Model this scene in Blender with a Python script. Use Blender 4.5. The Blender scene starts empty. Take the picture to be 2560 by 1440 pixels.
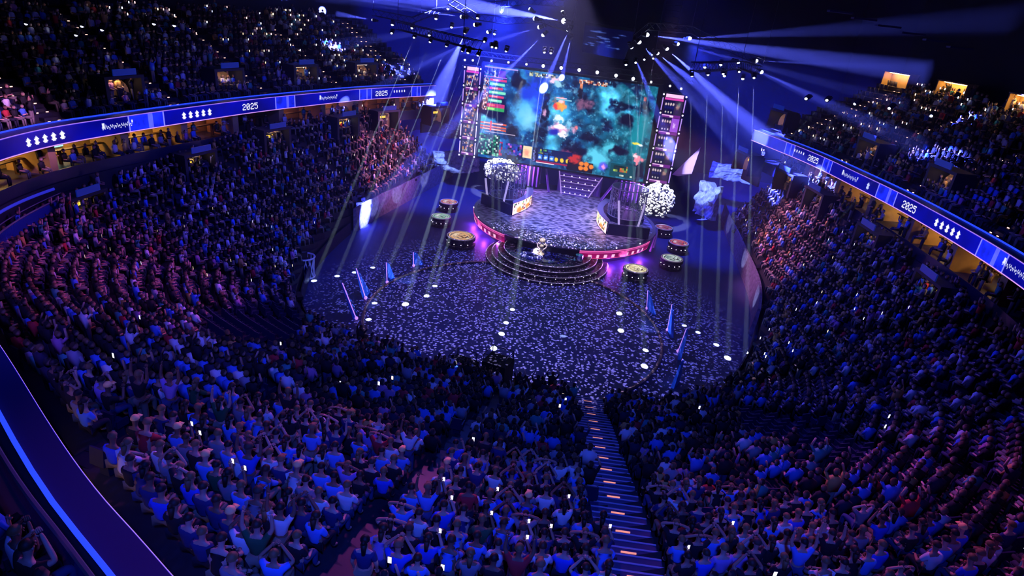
import bpy, bmesh, math, random
import numpy as np
from math import sin, cos, pi, radians, sqrt, atan2, hypot
from mathutils import Vector, Matrix
random.seed(7); rng = np.random.default_rng(7)
SC = bpy.context.scene; COL = SC.collection
# ------------------------------------------------------------------ camera
FPX = 1577.3
PITCH, YAW, ROLL = radians(24.5), radians(11.19), radians(6.3)
CAM = np.array([7.84, -41.66, 22.0])
_F = np.array([-sin(YAW)*cos(PITCH), cos(YAW)*cos(PITCH), -sin(PITCH)])
_R0 = np.array([cos(YAW), sin(YAW), 0.0]); _U0 = np.cross(_R0, _F)
_R = cos(ROLL)*_R0 + sin(ROLL)*_U0; _U = -sin(ROLL)*_R0 + cos(ROLL)*_U0
def ray(x, y): return _F + _R*(x-1280)/FPX - _U*(y-720)/FPX
def atz(x, y, z): d = ray(x, y); return CAM + d*(z-CAM[2])/d[2]
def aty(x, y, Y): d = ray(x, y); return CAM + d*(Y-CAM[1])/d[1]
def proj(P):
    d = np.atleast_2d(P) - CAM; z = d @ _F; zz = np.where(z > .1, z, .1)
    return 1280 + FPX*(d @ _R)/zz, 720 - FPX*(d @ _U)/zz, z
cd = bpy.data.cameras.new('camera'); cam = bpy.data.objects.new('camera', cd); COL.objects.link(cam)
cd.sensor_width = 36; cd.lens = 36*FPX/2560; cd.clip_end = 400; cd.clip_start = .1
cam.matrix_world = Matrix(((_R[0], _U[0], -_F[0], CAM[0]), (_R[1], _U[1], -_F[1], CAM[1]), (_R[2], _U[2], -_F[2], CAM[2]), (0, 0, 0, 1)))
SC.camera = cam
SC.view_settings.view_transform = 'Standard'; SC.view_settings.look = 'None'
SC.view_settings.gamma = 1; SC.view_settings.exposure = 0.0; SC.view_settings.use_curve_mapping = False
cy = SC.cycles
cy.max_bounces = 2; cy.diffuse_bounces = 1; cy.glossy_bounces = 1; cy.transmission_bounces = 2; cy.volume_bounces = 0; cy.transparent_max_bounces = 4
cy.sample_clamp_indirect = 3; cy.caustics_reflective = False; cy.caustics_refractive = False; cy.adaptive_threshold = .07
w = bpy.data.worlds.new('world'); SC.world = w; w.use_nodes = True
w.node_tree.nodes['Background'].inputs[0].default_value = (0, 0, 0, 1)
# ------------------------------------------------------------------ materials
MATS = {}
def mat(name, col, rough=.6, metal=0, emit=None, es=0, noise=0, nscale=4, spec=.5, alpha=None):
    if name in MATS: return MATS[name]
    m = bpy.data.materials.new(name); m.use_nodes = True; nt = m.node_tree; b = nt.nodes['Principled BSDF']
    b.inputs['Base Color'].default_value = (*col, 1); b.inputs['Roughness'].default_value = rough; b.inputs['Metallic'].default_value = metal
    b.inputs['Specular IOR Level'].default_value = spec
    if noise:
        tc = nt.nodes.new('ShaderNodeTexCoord'); n = nt.nodes.new('ShaderNodeTexNoise'); n.inputs['Scale'].default_value = nscale
        mx = nt.nodes.new('ShaderNodeMix'); mx.data_type = 'RGBA'
        mx.inputs[6].default_value = (*[c*(1-noise) for c in col], 1); mx.inputs[7].default_value = (*[min(1, c*(1+noise)) for c in col], 1)
        nt.links.new(tc.outputs['Object'], n.inputs['Vector']); nt.links.new(n.outputs[0], mx.inputs[0]); nt.links.new(mx.outputs[2], b.inputs['Base Color'])
    if emit: b.inputs['Emission Color'].default_value = (*emit, 1); b.inputs['Emission Strength'].default_value = es
    if alpha is not None: b.inputs['Alpha'].default_value = alpha
    if emit and name not in ('warm_lamp', 'dim_lamp', 'portal_lamp'): m.cycles.emission_sampling = 'NONE'
    MATS[name] = m; return m
def attr_mat(name, es=None, rough=.8):
    if name in MATS: return MATS[name]
    m = bpy.data.materials.new(name); m.use_nodes = True; nt = m.node_tree; b = nt.nodes['Principled BSDF']
    a = nt.nodes.new('ShaderNodeAttribute'); a.attribute_name = 'col'
    b.inputs['Roughness'].default_value = rough
    if es is None: nt.links.new(a.outputs['Color'], b.inputs['Base Color'])
    else:
        b.inputs['Base Color'].default_value = (.005, .005, .005, 1)
        nt.links.new(a.outputs['Color'], b.inputs['Emission Color']); b.inputs['Emission Strength'].default_value = es; m.cycles.emission_sampling = 'NONE'
    MATS[name] = m; return m
# ------------------------------------------------------------------ object helpers
def tag(o, label=None, cat=None, group=None, kind=None):
    if label: o['label'] = label
    if cat: o['category'] = cat
    if group: o['group'] = group
    if kind: o['kind'] = kind
    return o
def empty(name, loc=(0, 0, 0), rz=0, **k):
    o = bpy.data.objects.new(name, None); o.empty_display_size = .2; COL.objects.link(o); o.location = loc; o.rotation_euler = (0, 0, rz)
    return tag(o, **k)
def link(name, me, m=None, parent=None, **k):
    o = bpy.data.objects.new(name, me); COL.objects.link(o)
    if m is not None:
        for x in (m if isinstance(m, (list, tuple)) else [m]): me.materials.append(x)
    if parent is not None: o.parent = parent
    return tag(o, **k)
class MB:
    def __init__(s): s.v = []; s.f = []; s.mi = []; s.k = 0
    def add(s, v, f): 
        n = len(s.v); s.v += [tuple(map(float, p)) for p in v]; s.f += [tuple(i+n for i in q) for q in f]; s.mi += [s.k]*len(f); return s
    def box(s, c, size, rz=0, tilt=0):
        hx, hy, hz = size[0]/2, size[1]/2, size[2]/2; M = Matrix.Rotation(rz, 3, 'Z') @ Matrix.Rotation(tilt, 3, 'X')
        v = [Vector(c) + M @ Vector((x, y, z)) for x in (-hx, hx) for y in (-hy, hy) for z in (-hz, hz)]
        return s.add(v, [(0, 1, 3, 2), (4, 6, 7, 5), (0, 4, 5, 1), (2, 3, 7, 6), (0, 2, 6, 4), (1, 5, 7, 3)])
    def tube(s, a, b, r, r2=None, n=8):
        a, b = Vector(a), Vector(b); d = (b-a); 
        if d.length < 1e-6: return s
        q = d.to_track_quat('Z', 'Y'); r2 = r if r2 is None else r2
        v = [a + q @ Vector((r*cos(2*pi*i/n), r*sin(2*pi*i/n), 0)) for i in range(n)] + [b + q @ Vector((r2*cos(2*pi*i/n), r2*sin(2*pi*i/n), 0)) for i in range(n)]
        return s.add(v, [(i, (i+1) % n, n+(i+1) % n, n+i) for i in range(n)] + [tuple(range(n-1, -1, -1)), tuple(range(n, 2*n))])
    def path(s, pts, r, n=6, closed=False):
        P = [Vector(p) for p in pts]; N = len(P); v = []
        for i, p in enumerate(P):
            d = (P[(i+1) % N]-P[i-1]) if closed else (P[min(i+1, N-1)]-P[max(i-1, 0)])
            q = d.to_track_quat('Z', 'Y'); v += [p + q @ Vector((r*cos(2*pi*j/n), r*sin(2*pi*j/n), 0)) for j in range(n)]
        f = []
        for i in range(N if closed else N-1):
            k = (i+1) % N
            f += [(i*n+j, i*n+(j+1) % n, k*n+(j+1) % n, k*n+j) for j in range(n)]
        if not closed: f += [tuple(range(n-1, -1, -1)), tuple(range((N-1)*n, N*n))]
        return s.add(v, f)
    def lathe(s, c, prof, n=32, a0=0, a1=2*pi, sx=1, sy=1):
        full = abs(a1-a0-2*pi) < 1e-6; m = n if full else n+1; v = []
        for i in range(m):
            a = a0+(a1-a0)*i/n
            v += [(c[0]+r*cos(a)*sx, c[1]+r*sin(a)*sy, c[2]+z) for r, z in prof]
        k = len(prof); f = []
        for i in range(n):
            j = (i+1) % m if full else i+1
            f += [(i*k+q, j*k+q, j*k+q+1, i*k+q+1) for q in range(k-1)]
        return s.add(v, f)
    def ball(s, c, r, n=8, m=5, sz=1):
        prof = [(r*sin(pi*i/m), -r*sz*cos(pi*i/m)) for i in range(m+1)]
        return s.lathe(c, prof, n)
    def sweep(s, P3, prof):
        """P3: list of (x,y,nx,ny,z0); prof list of (offset outward, dz): sweeps closed profile along the path"""
        k = len(prof); v = []
        for x, y, nx, ny, z0 in P3: v += [(x+nx*o, y+ny*o, z0+dz) for o, dz in prof]
        f = []
        for i in range(len(P3)-1):
            f += [(i*k+q, i*k+(q+1) % k, (i+1)*k+(q+1) % k, (i+1)*k+q) for q in range(k)]
        f += [tuple(range(k)), tuple(range((len(P3)-1)*k+k-1, (len(P3)-1)*k-1, -1))]
        return s.add(v, f)
    def mesh(s, name='m', smooth=False):
        me = bpy.data.meshes.new(name); me.from_pydata(s.v, [], s.f)
        if any(s.mi): me.polygons.foreach_set('material_index', s.mi)
        if smooth: me.polygons.foreach_set('use_smooth', [True]*len(me.polygons))
        me.update(); return me
    def build(s, name, m, parent=None, smooth=False, **k): return link(name, s.mesh(name, smooth), m, parent, **k)
# ------------------------------------------------------------------ LED painting
def vnoise(h, w, cell, seed):
    r = np.random.default_rng(seed); gh, gw = int(h/cell)+3, int(w/cell)+3; g = r.random((gh, gw))
    y = np.arange(h)/cell; x = np.arange(w)/cell; yi = y.astype(int); xi = x.astype(int); fy = y-yi; fx = x-xi
    fy = (fy*fy*(3-2*fy))[:, None]; fx = (fx*fx*(3-2*fx))[None]
    a = g[yi][:, xi]; b = g[yi][:, xi+1]; c = g[yi+1][:, xi]; d = g[yi+1][:, xi+1]
    return (a*(1-fx)+b*fx)*(1-fy)+(c*(1-fx)+d*fx)*fy
def fbm(h, w, cell, seed):
    o = 0; a = .5
    for i in range(4): o = o+a*vnoise(h, w, max(cell/2**i, 1.01), seed+i); a *= .5
    return o/.94
class Paint:
    def __init__(s, h, w, col=(0, 0, 0)):
        s.h, s.w = h, w; s.a = np.ones((h, w, 3))*np.array(col)/255.
        s.u = (np.arange(w)[None]+.5)/w*np.ones((h, 1)); s.v = (np.arange(h)[:, None]+.5)/h*np.ones((1, w)); s.seed = 11
    def mix(s, m, c): m = np.clip(m, 0, 1)[..., None]; s.a = s.a*(1-m)+np.array(c)/255.*m
    def rect(s, u0, v0, u1, v1, c, o=1): s.mix(((s.u >= u0) & (s.u < u1) & (s.v >= v0) & (s.v < v1))*o, c)
    def blob(s, u, v, ru, rv, c, o=1, soft=.5, n=.5):
        s.seed += 5; d = np.sqrt(((s.u-u)/ru)**2+((s.v-v)/rv)**2)+n*(fbm(s.h, s.w, max(s.w*ru/2, 3), s.seed)-.5)*2
        s.mix((1-d)/soft*o, c)
    def speck(s, u0, v0, u1, v1, cols, dens=.6, cell=2):
        y0, y1, x0, x1 = int(v0*s.h), int(v1*s.h), int(u0*s.w), int(u1*s.w)
        r = np.random.default_rng(s.seed); s.seed += 1
        for y in range(y0, y1, cell):
            for x in range(x0, x1, cell):
                if r.random() < dens: s.a[y:min(y+cell, y1), x:min(x+cell, x1)] = np.array(cols[r.integers(len(cols))])/255.*r.uniform(.6, 1)
    def glyphs(s, u0, v0, hpx, txt, c):
        x = int(u0*s.w); y = int(v0*s.h); k = hpx/7
        for ch in txt:
            g = FONT.get(ch)
            if g is None: x += int(3*k); continue
            for j in range(hpx):
                row = g[min(int(j/k), 6)]
                for i in range(max(int(5*k), 5)):
                    if row[min(int(i/k), 4)] == '1' and 0 <= y+j < s.h and 0 <= x+i < s.w: s.a[y+j, x+i] = np.array(c)/255.
            x += int(6*k)
FONT = {'2': ['01110', '10001', '00001', '00110', '01000', '10000', '11111'], '0': ['01110', '10001', '10011', '10101', '11001', '10001', '01110'],
 '5': ['11111', '10000', '11110', '00001', '00001', '10001', '01110'], 'E': ['11111', '10000', '10000', '11110', '10000', '10000', '11111'],
 'X': ['10001', '10001', '01010', '00100', '01010', '10001', '10001'], 'I': ['01110', '00100', '00100', '00100', '00100', '00100', '01110'],
 'T': ['11111', '00100', '00100', '00100', '00100', '00100', '00100'], '1': ['00100', '01100', '00100', '00100', '00100', '00100', '01110'],
 's': ['00100', '01110', '11111', '01110', '01110', '11111', '01110']}
def led(name, P, fn, es, parent=None, both=False, **k):
    h, w = P.h, P.w
    U, V = np.meshgrid(np.linspace(0, 1, w), np.linspace(0, 1, h)); co = fn(U.ravel(), V.ravel())
    me = bpy.data.meshes.new(name); idx = np.arange(h*w).reshape(h, w)
    f = np.stack([idx[:-1, :-1], idx[1:, :-1], idx[1:, 1:], idx[:-1, 1:]], -1).reshape(-1, 4)
    me.vertices.add(h*w); me.vertices.foreach_set('co', co.astype('f').ravel())
    me.loops.add(f.size); me.loops.foreach_set('vertex_index', f.ravel().astype('i'))
    me.polygons.add(len(f)); me.polygons.foreach_set('loop_start', (np.arange(len(f))*4).astype('i')); me.polygons.foreach_set('loop_total', np.full(len(f), 4, 'i'))
    me.update(calc_edges=True)
    at = me.color_attributes.new('col', 'FLOAT_COLOR', 'POINT')
    c = np.concatenate([np.clip(P.a, 0, 1)**2.2, np.ones((h, w, 1))], 2); at.data.foreach_set('color', c.astype('f').ravel())
    return link(name, me, attr_mat('led_%g' % es, es), parent, **k)
def quadfn(tl, tr, bl, br):
    tl, tr, bl, br = [np.array(q, float) for q in (tl, tr, bl, br)]
    def f(u, v):
        u = u[:, None]; v = v[:, None]
        return (tl*(1-u)+tr*u)*(1-v)+(bl*(1-u)+br*u)*v
    return f
# ------------------------------------------------------------------ bowl curves
T = [(-17.4, 29, -17.3, 37, 9.2), (-21.3, 20.7, -17.8, 31, 9.2), (-23.4, 14, -18.5, 22, 9.1), (-25.5, 5.5, -19.2, 12, 8.9), (-27, -5.1, -18, 2.5, 7.9),
 (-27.3, -12, -16.3, -2.5, 7.3), (-25.3, -18, -14.3, -6.2, 7.2), (-20.3, -23.3, -11, -9.2, 7.8), (-14.2, -27.2, -7.5, -10.2, 8.8), (-8.14, -30.4, -3.8, -10.7, 9.6),
 (-.76, -34.3, .5, -10.9, 10.2), (6, -36.4, 4.5, -10.9, 10.2), (13, -33.5, 8, -10.6, 9.9), (19.5, -28, 11.3, -9.5, 9.3), (24.5, -21, 14, -7.2, 8.9), (27, -13, 16, -3.5, 8.5),
 (27.4, -5, 17.8, 2.5, 8.3), (25.8, 5.5, 19, 11, 8.6), (23.5, 14, 18.5, 21, 9), (21.3, 20.7, 17.8, 30, 9.2), (17.4, 29, 17.3, 37, 9.2)]
def catmull(T, n=14):
    A = np.array(T, float); P = np.vstack([2*A[0]-A[1], A, 2*A[-1]-A[-2]]); out = []
    for i in range(1, len(P)-2):
        for j in range(n):
            t = j/n; a, b, c, d = P[i-1], P[i], P[i+1], P[i+2]
            out.append(.5*((2*b)+(-a+c)*t+(2*a-5*b+4*c-d)*t*t+(-a+3*b-3*c+d)*t**3))
    out.append(A[-1]); return np.array(out)
CV = catmull(T); NT = len(CV)
RX, IX, ZB = CV[:, :2], CV[:, 2:4], CV[:, 4]
TG = np.gradient(RX, axis=0); TG /= np.linalg.norm(TG, axis=1)[:, None]; NO = np.stack([TG[:, 1], -TG[:, 0]], 1)     # outward
if NO[NT//2, 1] > 0: NO = -NO
SL = np.concatenate([[0], np.cumsum(np.linalg.norm(np.diff(RX, axis=0), axis=1))])      # arc length
def at_s(s):
    i = np.interp(s, SL, np.arange(NT)); k = int(min(i, NT-2)); f = i-k
    g = lambda A: A[k]*(1-f)+A[k+1]*f
    return g(RX), g(NO), g(IX), g(ZB)
LOW0 = next(i for i in range(NT) if RX[i, 1] < 22.0); LOW1 = next(i for i in range(NT-1, 0, -1) if RX[i, 1] < 22.0)
SLOW0, SLOW1 = SL[LOW0], SL[LOW1]
BOFF = -.6            # the lower bowl's last row stands this far outside the ribbon
RD = .85
def low_geo(s):
    r, n, i, zb = at_s(s); o = r+n*BOFF; d = i-o; L = hypot(*d); d = d/L; zi = 1.3; rise = (zb-zi)/(L/RD); return o, d, L, zb, rise
# materials
concrete = mat('dark_concrete', (.016, .016, .03), .8, noise=.3)
black = mat('black_paint', (.006, .006, .008), .7)
steel = mat('painted_steel', (.25, .25, .3), .4, .5)
# ------------------------------------------------------------------ setting
def floor_mesh():
    m = MB(); m.box((0, 10, -.25), (110, 150, .5)); return m
floor = floor_mesh().build('floor', mat('arena_floor', (.05, .06, .18), .5, noise=.25, nscale=.4), kind='structure')
def build_low():
    m = MB(); rows = []
    idx = range(LOW0, LOW1+1); ss = [SL[i] for i in idx]
    J = 34; grid = []
    for s in ss:
        o, d, L, zb, rise = low_geo(s); col = []
        for j in range(J+1):
            dd = min(j*RD, L); z = zb-rise*min(j, L/RD)
            dn = min((j+1)*RD, L); zn = zb-rise*min(j+1, L/RD)
            p = o+d*dd; q = o+d*dn
            col += [(p[0], p[1], z), (q[0], q[1], z)]
        p = o+d*L; col.append((p[0], p[1], .0)); col.append((o[0], o[1], 0))
        grid.append(col)
    k = len(grid[0]); v = [p for c in grid for p in c]; f = []
    for i in range(len(grid)-1):
        f += [(i*k+q, i*k+q+1, (i+1)*k+q+1, (i+1)*k+q) for q in range(k-1)]
        f.append((i*k+k-1, i*k, (i+1)*k, (i+1)*k+k-1))
    f += [tuple(range(k)), tuple(range(len(grid)*k-1, (len(grid)-1)*k-1, -1))]
    m.add(v, f); return m.build('floor_lower_terraces', concrete, kind='structure')
build_low()
UR, UD, UO = .40, .86, 1.25
def up_pt(s, off): r, n, i, zb = at_s(s); return r+n*off
UZ = 12.15
NUP = 14
def build_up():
    m = MB(); g = []
    for i in range(NT):
        r, n = RX[i], NO[i]; col = [(r[0]+n[0]*.74, r[1]+n[1]*.74, UZ-.9), (r[0]+n[0]*.74, r[1]+n[1]*.74, UZ)]
        for k in range(NUP+1):
            o0 = UO+k*UD; z = UZ+.0+k*UR
            col += [(r[0]+n[0]*(o0 if k else .74), r[1]+n[1]*(o0 if k else .74), z), (r[0]+n[0]*(o0+UD), r[1]+n[1]*(o0+UD), z)]
        e = col[-1]; col += [(e[0], e[1], e[2]-1.2), (r[0]+n[0]*4, r[1]+n[1]*4, UZ-.9)]
        g.append(col)
    k = len(g[0]); v = [p for c in g for p in c]; f = []
    for i in range(NT-1): f += [(i*k+q, i*k+(q+1) % k, (i+1)*k+(q+1) % k, (i+1)*k+q) for q in range(k)]
    f += [tuple(range(k)), tuple(range(NT*k-1, (NT-1)*k-1, -1))]
    m.add(v, f); m.build('floor_upper_terraces', concrete, kind='structure')
build_up()
def sweep_pts(i0, i1, z, off=0): return [(RX[i, 0]+NO[i, 0]*off, RX[i, 1]+NO[i, 1]*off, NO[i, 0], NO[i, 1], z) for i in range(i0, i1+1)]
# wall behind the last lower row, soffit under the upper tier, outer walls, ceiling
m = MB()
for i in range(LOW0, LOW1):
    a, b = sweep_pts(i, i, 0, .55+.0)[0], sweep_pts(i+1, i+1, 0, .55)[0]
m.sweep([(RX[i, 0]-NO[i, 0]*.55, RX[i, 1]-NO[i, 1]*.55, NO[i, 0], NO[i, 1], 0) for i in range(LOW0, LOW1+1)], [(0, 0), (0, 9.1), (.15, 9.1), (.15, 0)])
m.build('wall_lower_bowl', mat('blue_black_wall', (.006, .007, .03), .6), kind='structure')
def ring_wall(name, off, z0, z1, th, m_, i0=0, i1=NT-1):
    mm = MB(); mm.sweep(sweep_pts(i0, i1, 0, off), [(0, z0), (0, z1), (th, z1), (th, z0)]); return mm.build(name, m_, kind='structure')
ring_wall('wall_outer', 15.5, 0, 31, .5, black)
m = MB(); m.box((0, 10, 31.3), (110, 150, .6)); m.build('ceiling', mat('ceiling_black', (.012, .012, .018), .8), kind='structure')
m = MB(); m.box((0, 62, 15.5), (70, .5, 31)); m.build('wall_back', mat('black_drape', (.012, .012, .03), .9), kind='structure')
for sx, nm in ((-1, 'left'), (1, 'right')):
    p = (sx*24.6, 36.5); q = (sx*30, 62)
    m = MB(); m.box((sx*32.5, 48.5, 15.5), (.4, 27, 31)); m.build('wall_'+nm, MATS['black_drape'], kind='structure')
# ------------------------------------------------------------------ ribbon board
PXM = 28
def ribbon():
    L = SL[-1]; W = int(L*PXM); H = 32
    P = Paint(H, W, (3, 10, 132)); s = SL
    n = fbm(H, W, 60, 3); P.a *= (.55+.9*n)[..., None]
    def s_of(px, py):
        p = atz(px, py, 11.7)[:2]; return SL[np.argmin(np.hypot(*(RX-p).T))]
    def X(px, py): # distance along the ring of a place given in the picture
        S = np.linspace(0, L, 4000); Q = np.array([at_s(q)[0] for q in S]); p = atz(px, py, 11.7)[:2]; return S[np.argmin(np.hypot(Q[:, 0]-p[0], Q[:, 1]-p[1]))]
    half = L/2
    items = []
    LFT = {'sepA': (1043, 226), 'sepA2': (1016, 226), 'stars1': (985, 227), 'year1': (934, 228), 'sepB': (909, 230), 'sepB2': (877, 232), 'logo1': (800, 240), 'sepC': (718, 249), 'sepC2': (670, 254), 'year2': (608, 262), 'stars2': (495, 284), 'sepD': (428, 300), 'sepD2': (360, 317), 'logo2': (335, 322), 'stars3': (215, 360), 'sepE': (118, 398), 'sepE2': (58, 430), 'stars4': (10, 462)}
    RGT = {'sepA': (1937, 368), 'sepA2': (1956, 376), 'stars1': (1975, 382), 'year1': (2014, 397), 'sepB': (2042, 408), 'sepB2': (2066, 418), 'logo1': (2117, 441), 'tick': (2178, 468), 'sepC': (2193, 476), 'sepC2': (2232, 498), 'year2': (2270, 517), 'stars2': (2365, 571), 'sepD': (2440, 617), 'sepD2': (2500, 658), 'logo2': (2515, 672)}
    for D, sgn in ((LFT, 1), (RGT, -1)):
        sp = {k: W-X(*v)*PXM for k, v in D.items()}
        for k in 'ABCDE':
            if 'sep'+k in sp:
                a, b = sorted((sp['sep'+k], sp['sep'+k+'2'])); a, b = int(a), int(b)
                seg = fbm(H, b-a+1, 14, ord(k)) if b > a+3 else 0
                P.a[:, a:b+1] = np.array((24, 40, 235))/255.*(.6+.8*(seg[..., None] if b > a+3 else .5))
                wd = max(2, int((b-a)*.14)); c0 = b-int((b-a)*.45); P.a[:, c0:c0+wd] += np.array((60, 50, 90))/255.
                for e in (a, b): P.a[:, max(e-1, 0):e+2] = np.array((120, 120, 255))/255.
        for k, q in sp.items():
            q = int(q)
            if k.startswith('year'): P.glyphs((q-23)/W, 9/H, 14, '2025', (235, 235, 255)) 
            if k.startswith('stars'):
                for j in range(5): P.glyphs((q-(24 if k == 'stars1' else 40)+(10 if k == 'stars1' else 17)*j)/W, 9/H, 7 if k == 'stars1' else 14, 's', (225, 225, 250))
            if k.startswith('logo'):
                for j in range(64):
                    yy = 16+int(3.2*sin(j*1.35)+1.6*sin(j*.55)); P.a[max(yy-1, 0):yy+1, q-32+j] = np.array((210, 215, 250))/255.
                P.a[8:17, q-31:q-26] = np.array((210, 215, 250))/255.; P.a[9:14, q+31:q+34] = np.array((210, 215, 250))/255.
            if k == 'tick': P.glyphs((q-16)/W, 9/H, 14, 's', (180, 190, 240))
    P.a[:1] = np.array((205, 150, 250))/255.; P.a[1:2] = np.array((110, 80, 235))/255.; P.a[-2:] = np.array((215, 150, 250))/255.
    root = empty('ribbon_board', label='long curved LED ribbon board glowing blue around the upper tier front', cat='led board')
    ends = [0, L]
    # the visible run of boards (the run right under the camera is dark housing)
    def fn(u, v):
        S = (1-u)*L; i = np.interp(S, SL, np.arange(NT)); k = np.minimum(i.astype(int), NT-2); f = (i-k)[:, None]
        r = RX[k]*(1-f)+RX[k+1]*f; return np.column_stack([r, 12.25-v*1.12])
    # lettering reads left to right from inside the bowl: u runs from the left end anticlockwise
    led('led_panel', P, fn, 1.3, root)
    mm = MB(); mm.sweep(sweep_pts(0, NT-1, 0, .03), [(0, 11.1), (0, 12.28), (.72, 12.28), (.72, 12.1), (.2, 12.1), (.2, 11.1)])
    mm.build('housing', mat('ribbon_housing', (.02, .025, .12), .5), root)
    mm = MB(); mm.path([(RX[i, 0]+NO[i, 0]*.72, RX[i, 1]+NO[i, 1]*.72, 12.34) for i in range(0, NT, 2)], .05)
    mm.build('edge_light_tube', mat('blue_tube', (.02, .03, .3), .3, emit=(.02, .06, 1), es=1.2), root)
    return root
ribbon()
# ------------------------------------------------------------------ places found on the ring
SG = np.linspace(0, SL[-1], 1500)
def find_s(px, zfun, off=0, side=None):
    best = None
    for s in SG:
        r, n, i, zb = at_s(s); p = r+n*off
        if side == 'L' and p[0] > 0 or side == 'R' and p[0] < 0: continue
        x, y, z = proj((p[0], p[1], zfun(zb)))
        if z[0] < 5: continue
        d = hypot(x[0]-px[0], y[0]-px[1])
        if best is None or d < best[0]: best = (d, s)
    return best[1]
def frame_at(s, off, z):
    r, n, i, zb = at_s(s); p = r+n*off; return (p[0], p[1], z), atan2(n[0], -n[1]) + pi       # local +Y looks outward
# ------------------------------------------------------------------ suites below the ribbon
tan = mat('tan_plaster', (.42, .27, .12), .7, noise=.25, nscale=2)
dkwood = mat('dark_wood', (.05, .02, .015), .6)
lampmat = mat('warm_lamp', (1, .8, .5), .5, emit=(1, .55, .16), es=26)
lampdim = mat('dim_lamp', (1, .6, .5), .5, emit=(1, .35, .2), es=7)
tealglow = mat('teal_display', (.02, .1, .1), .4, emit=(.3, .8, .75), es=2)
m = MB(); m.sweep(sweep_pts(0, NT-1, 0, 0), [(-.35, 9.0), (-.35, 9.3), (4.2, 9.3), (4.2, 9.0)])
m.build('floor_suite_level', mat('suite_slab', (.02, .02, .05), .5), kind='structure')
ring_wall('wall_suite_front', -.42, 8.8, 9.8, .07, mat('suite_front', (.008, .01, .05), .4))
ring_wall('wall_suite_back', 4.0, 9.0, 12, .25, mat('suite_back', (.1, .05, .03), .8))
BAY = 5.1
LITR = [find_s(p, lambda z: 10.5, 1.5, 'R') for p in ((2200, 500), (2225, 520), (2440, 650), (2530, 730), (2100, 440))]
bay_names = []
nb = int(SL[-1]/BAY)
for k in range(nb):
    s = (k+.5)*BAY; r, n, i, zb = at_s(s)
    x, y, z = proj((r[0]+n[0]*1.5, r[1]+n[1]*1.5, 10.5))
    if z[0] < 10 or not (-80 < x[0] < 2640 and -50 < y[0] < 1500): continue
    left = r[0] < 0
    loc, rz = frame_at(s, 0, 9.3)
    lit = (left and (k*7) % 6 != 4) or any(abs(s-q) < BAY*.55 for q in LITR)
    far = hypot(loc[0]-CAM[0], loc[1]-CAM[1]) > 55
    side = 'left' if left else 'right'
    nlab = ('lit tan' if lit else 'unlit')
    t = empty('suite_box', loc, rz, label=f'{nlab} spectator suite below the {side} ribbon board, number {k+1 if left else nb-k} from its stage end', cat='suite', group='spectator suites under the ribbon board')
    m = MB(); m.box((BAY/2-.35, 1.75, .95), (.6, 2.9, 1.9)); m.build('pier', tan, t)
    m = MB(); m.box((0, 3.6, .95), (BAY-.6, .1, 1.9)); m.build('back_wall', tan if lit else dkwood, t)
    m = MB(); m.box((-BAY*.12, 3.5, 1.1), (1.5, .06, .8)); m.build('display', tealglow if k % 5 == 2 and lit else dkwood, t)
    m = MB(); m.box((0, 2.0, .9), (BAY-1.4, .35, .06)); m.box((-1.3, 2.0, .45), (.08, .3, .9)); m.box((1.3, 2.0, .45), (.08, .3, .9)); m.build('counter', dkwood, t)
    if lit:
        m = MB(); m.box((random.uniform(-.8, .8), 2.8, 1.85), (2.2, .5, .05)); m.build('ceiling_lamp', lampdim if (far and left) else lampmat, t)
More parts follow.
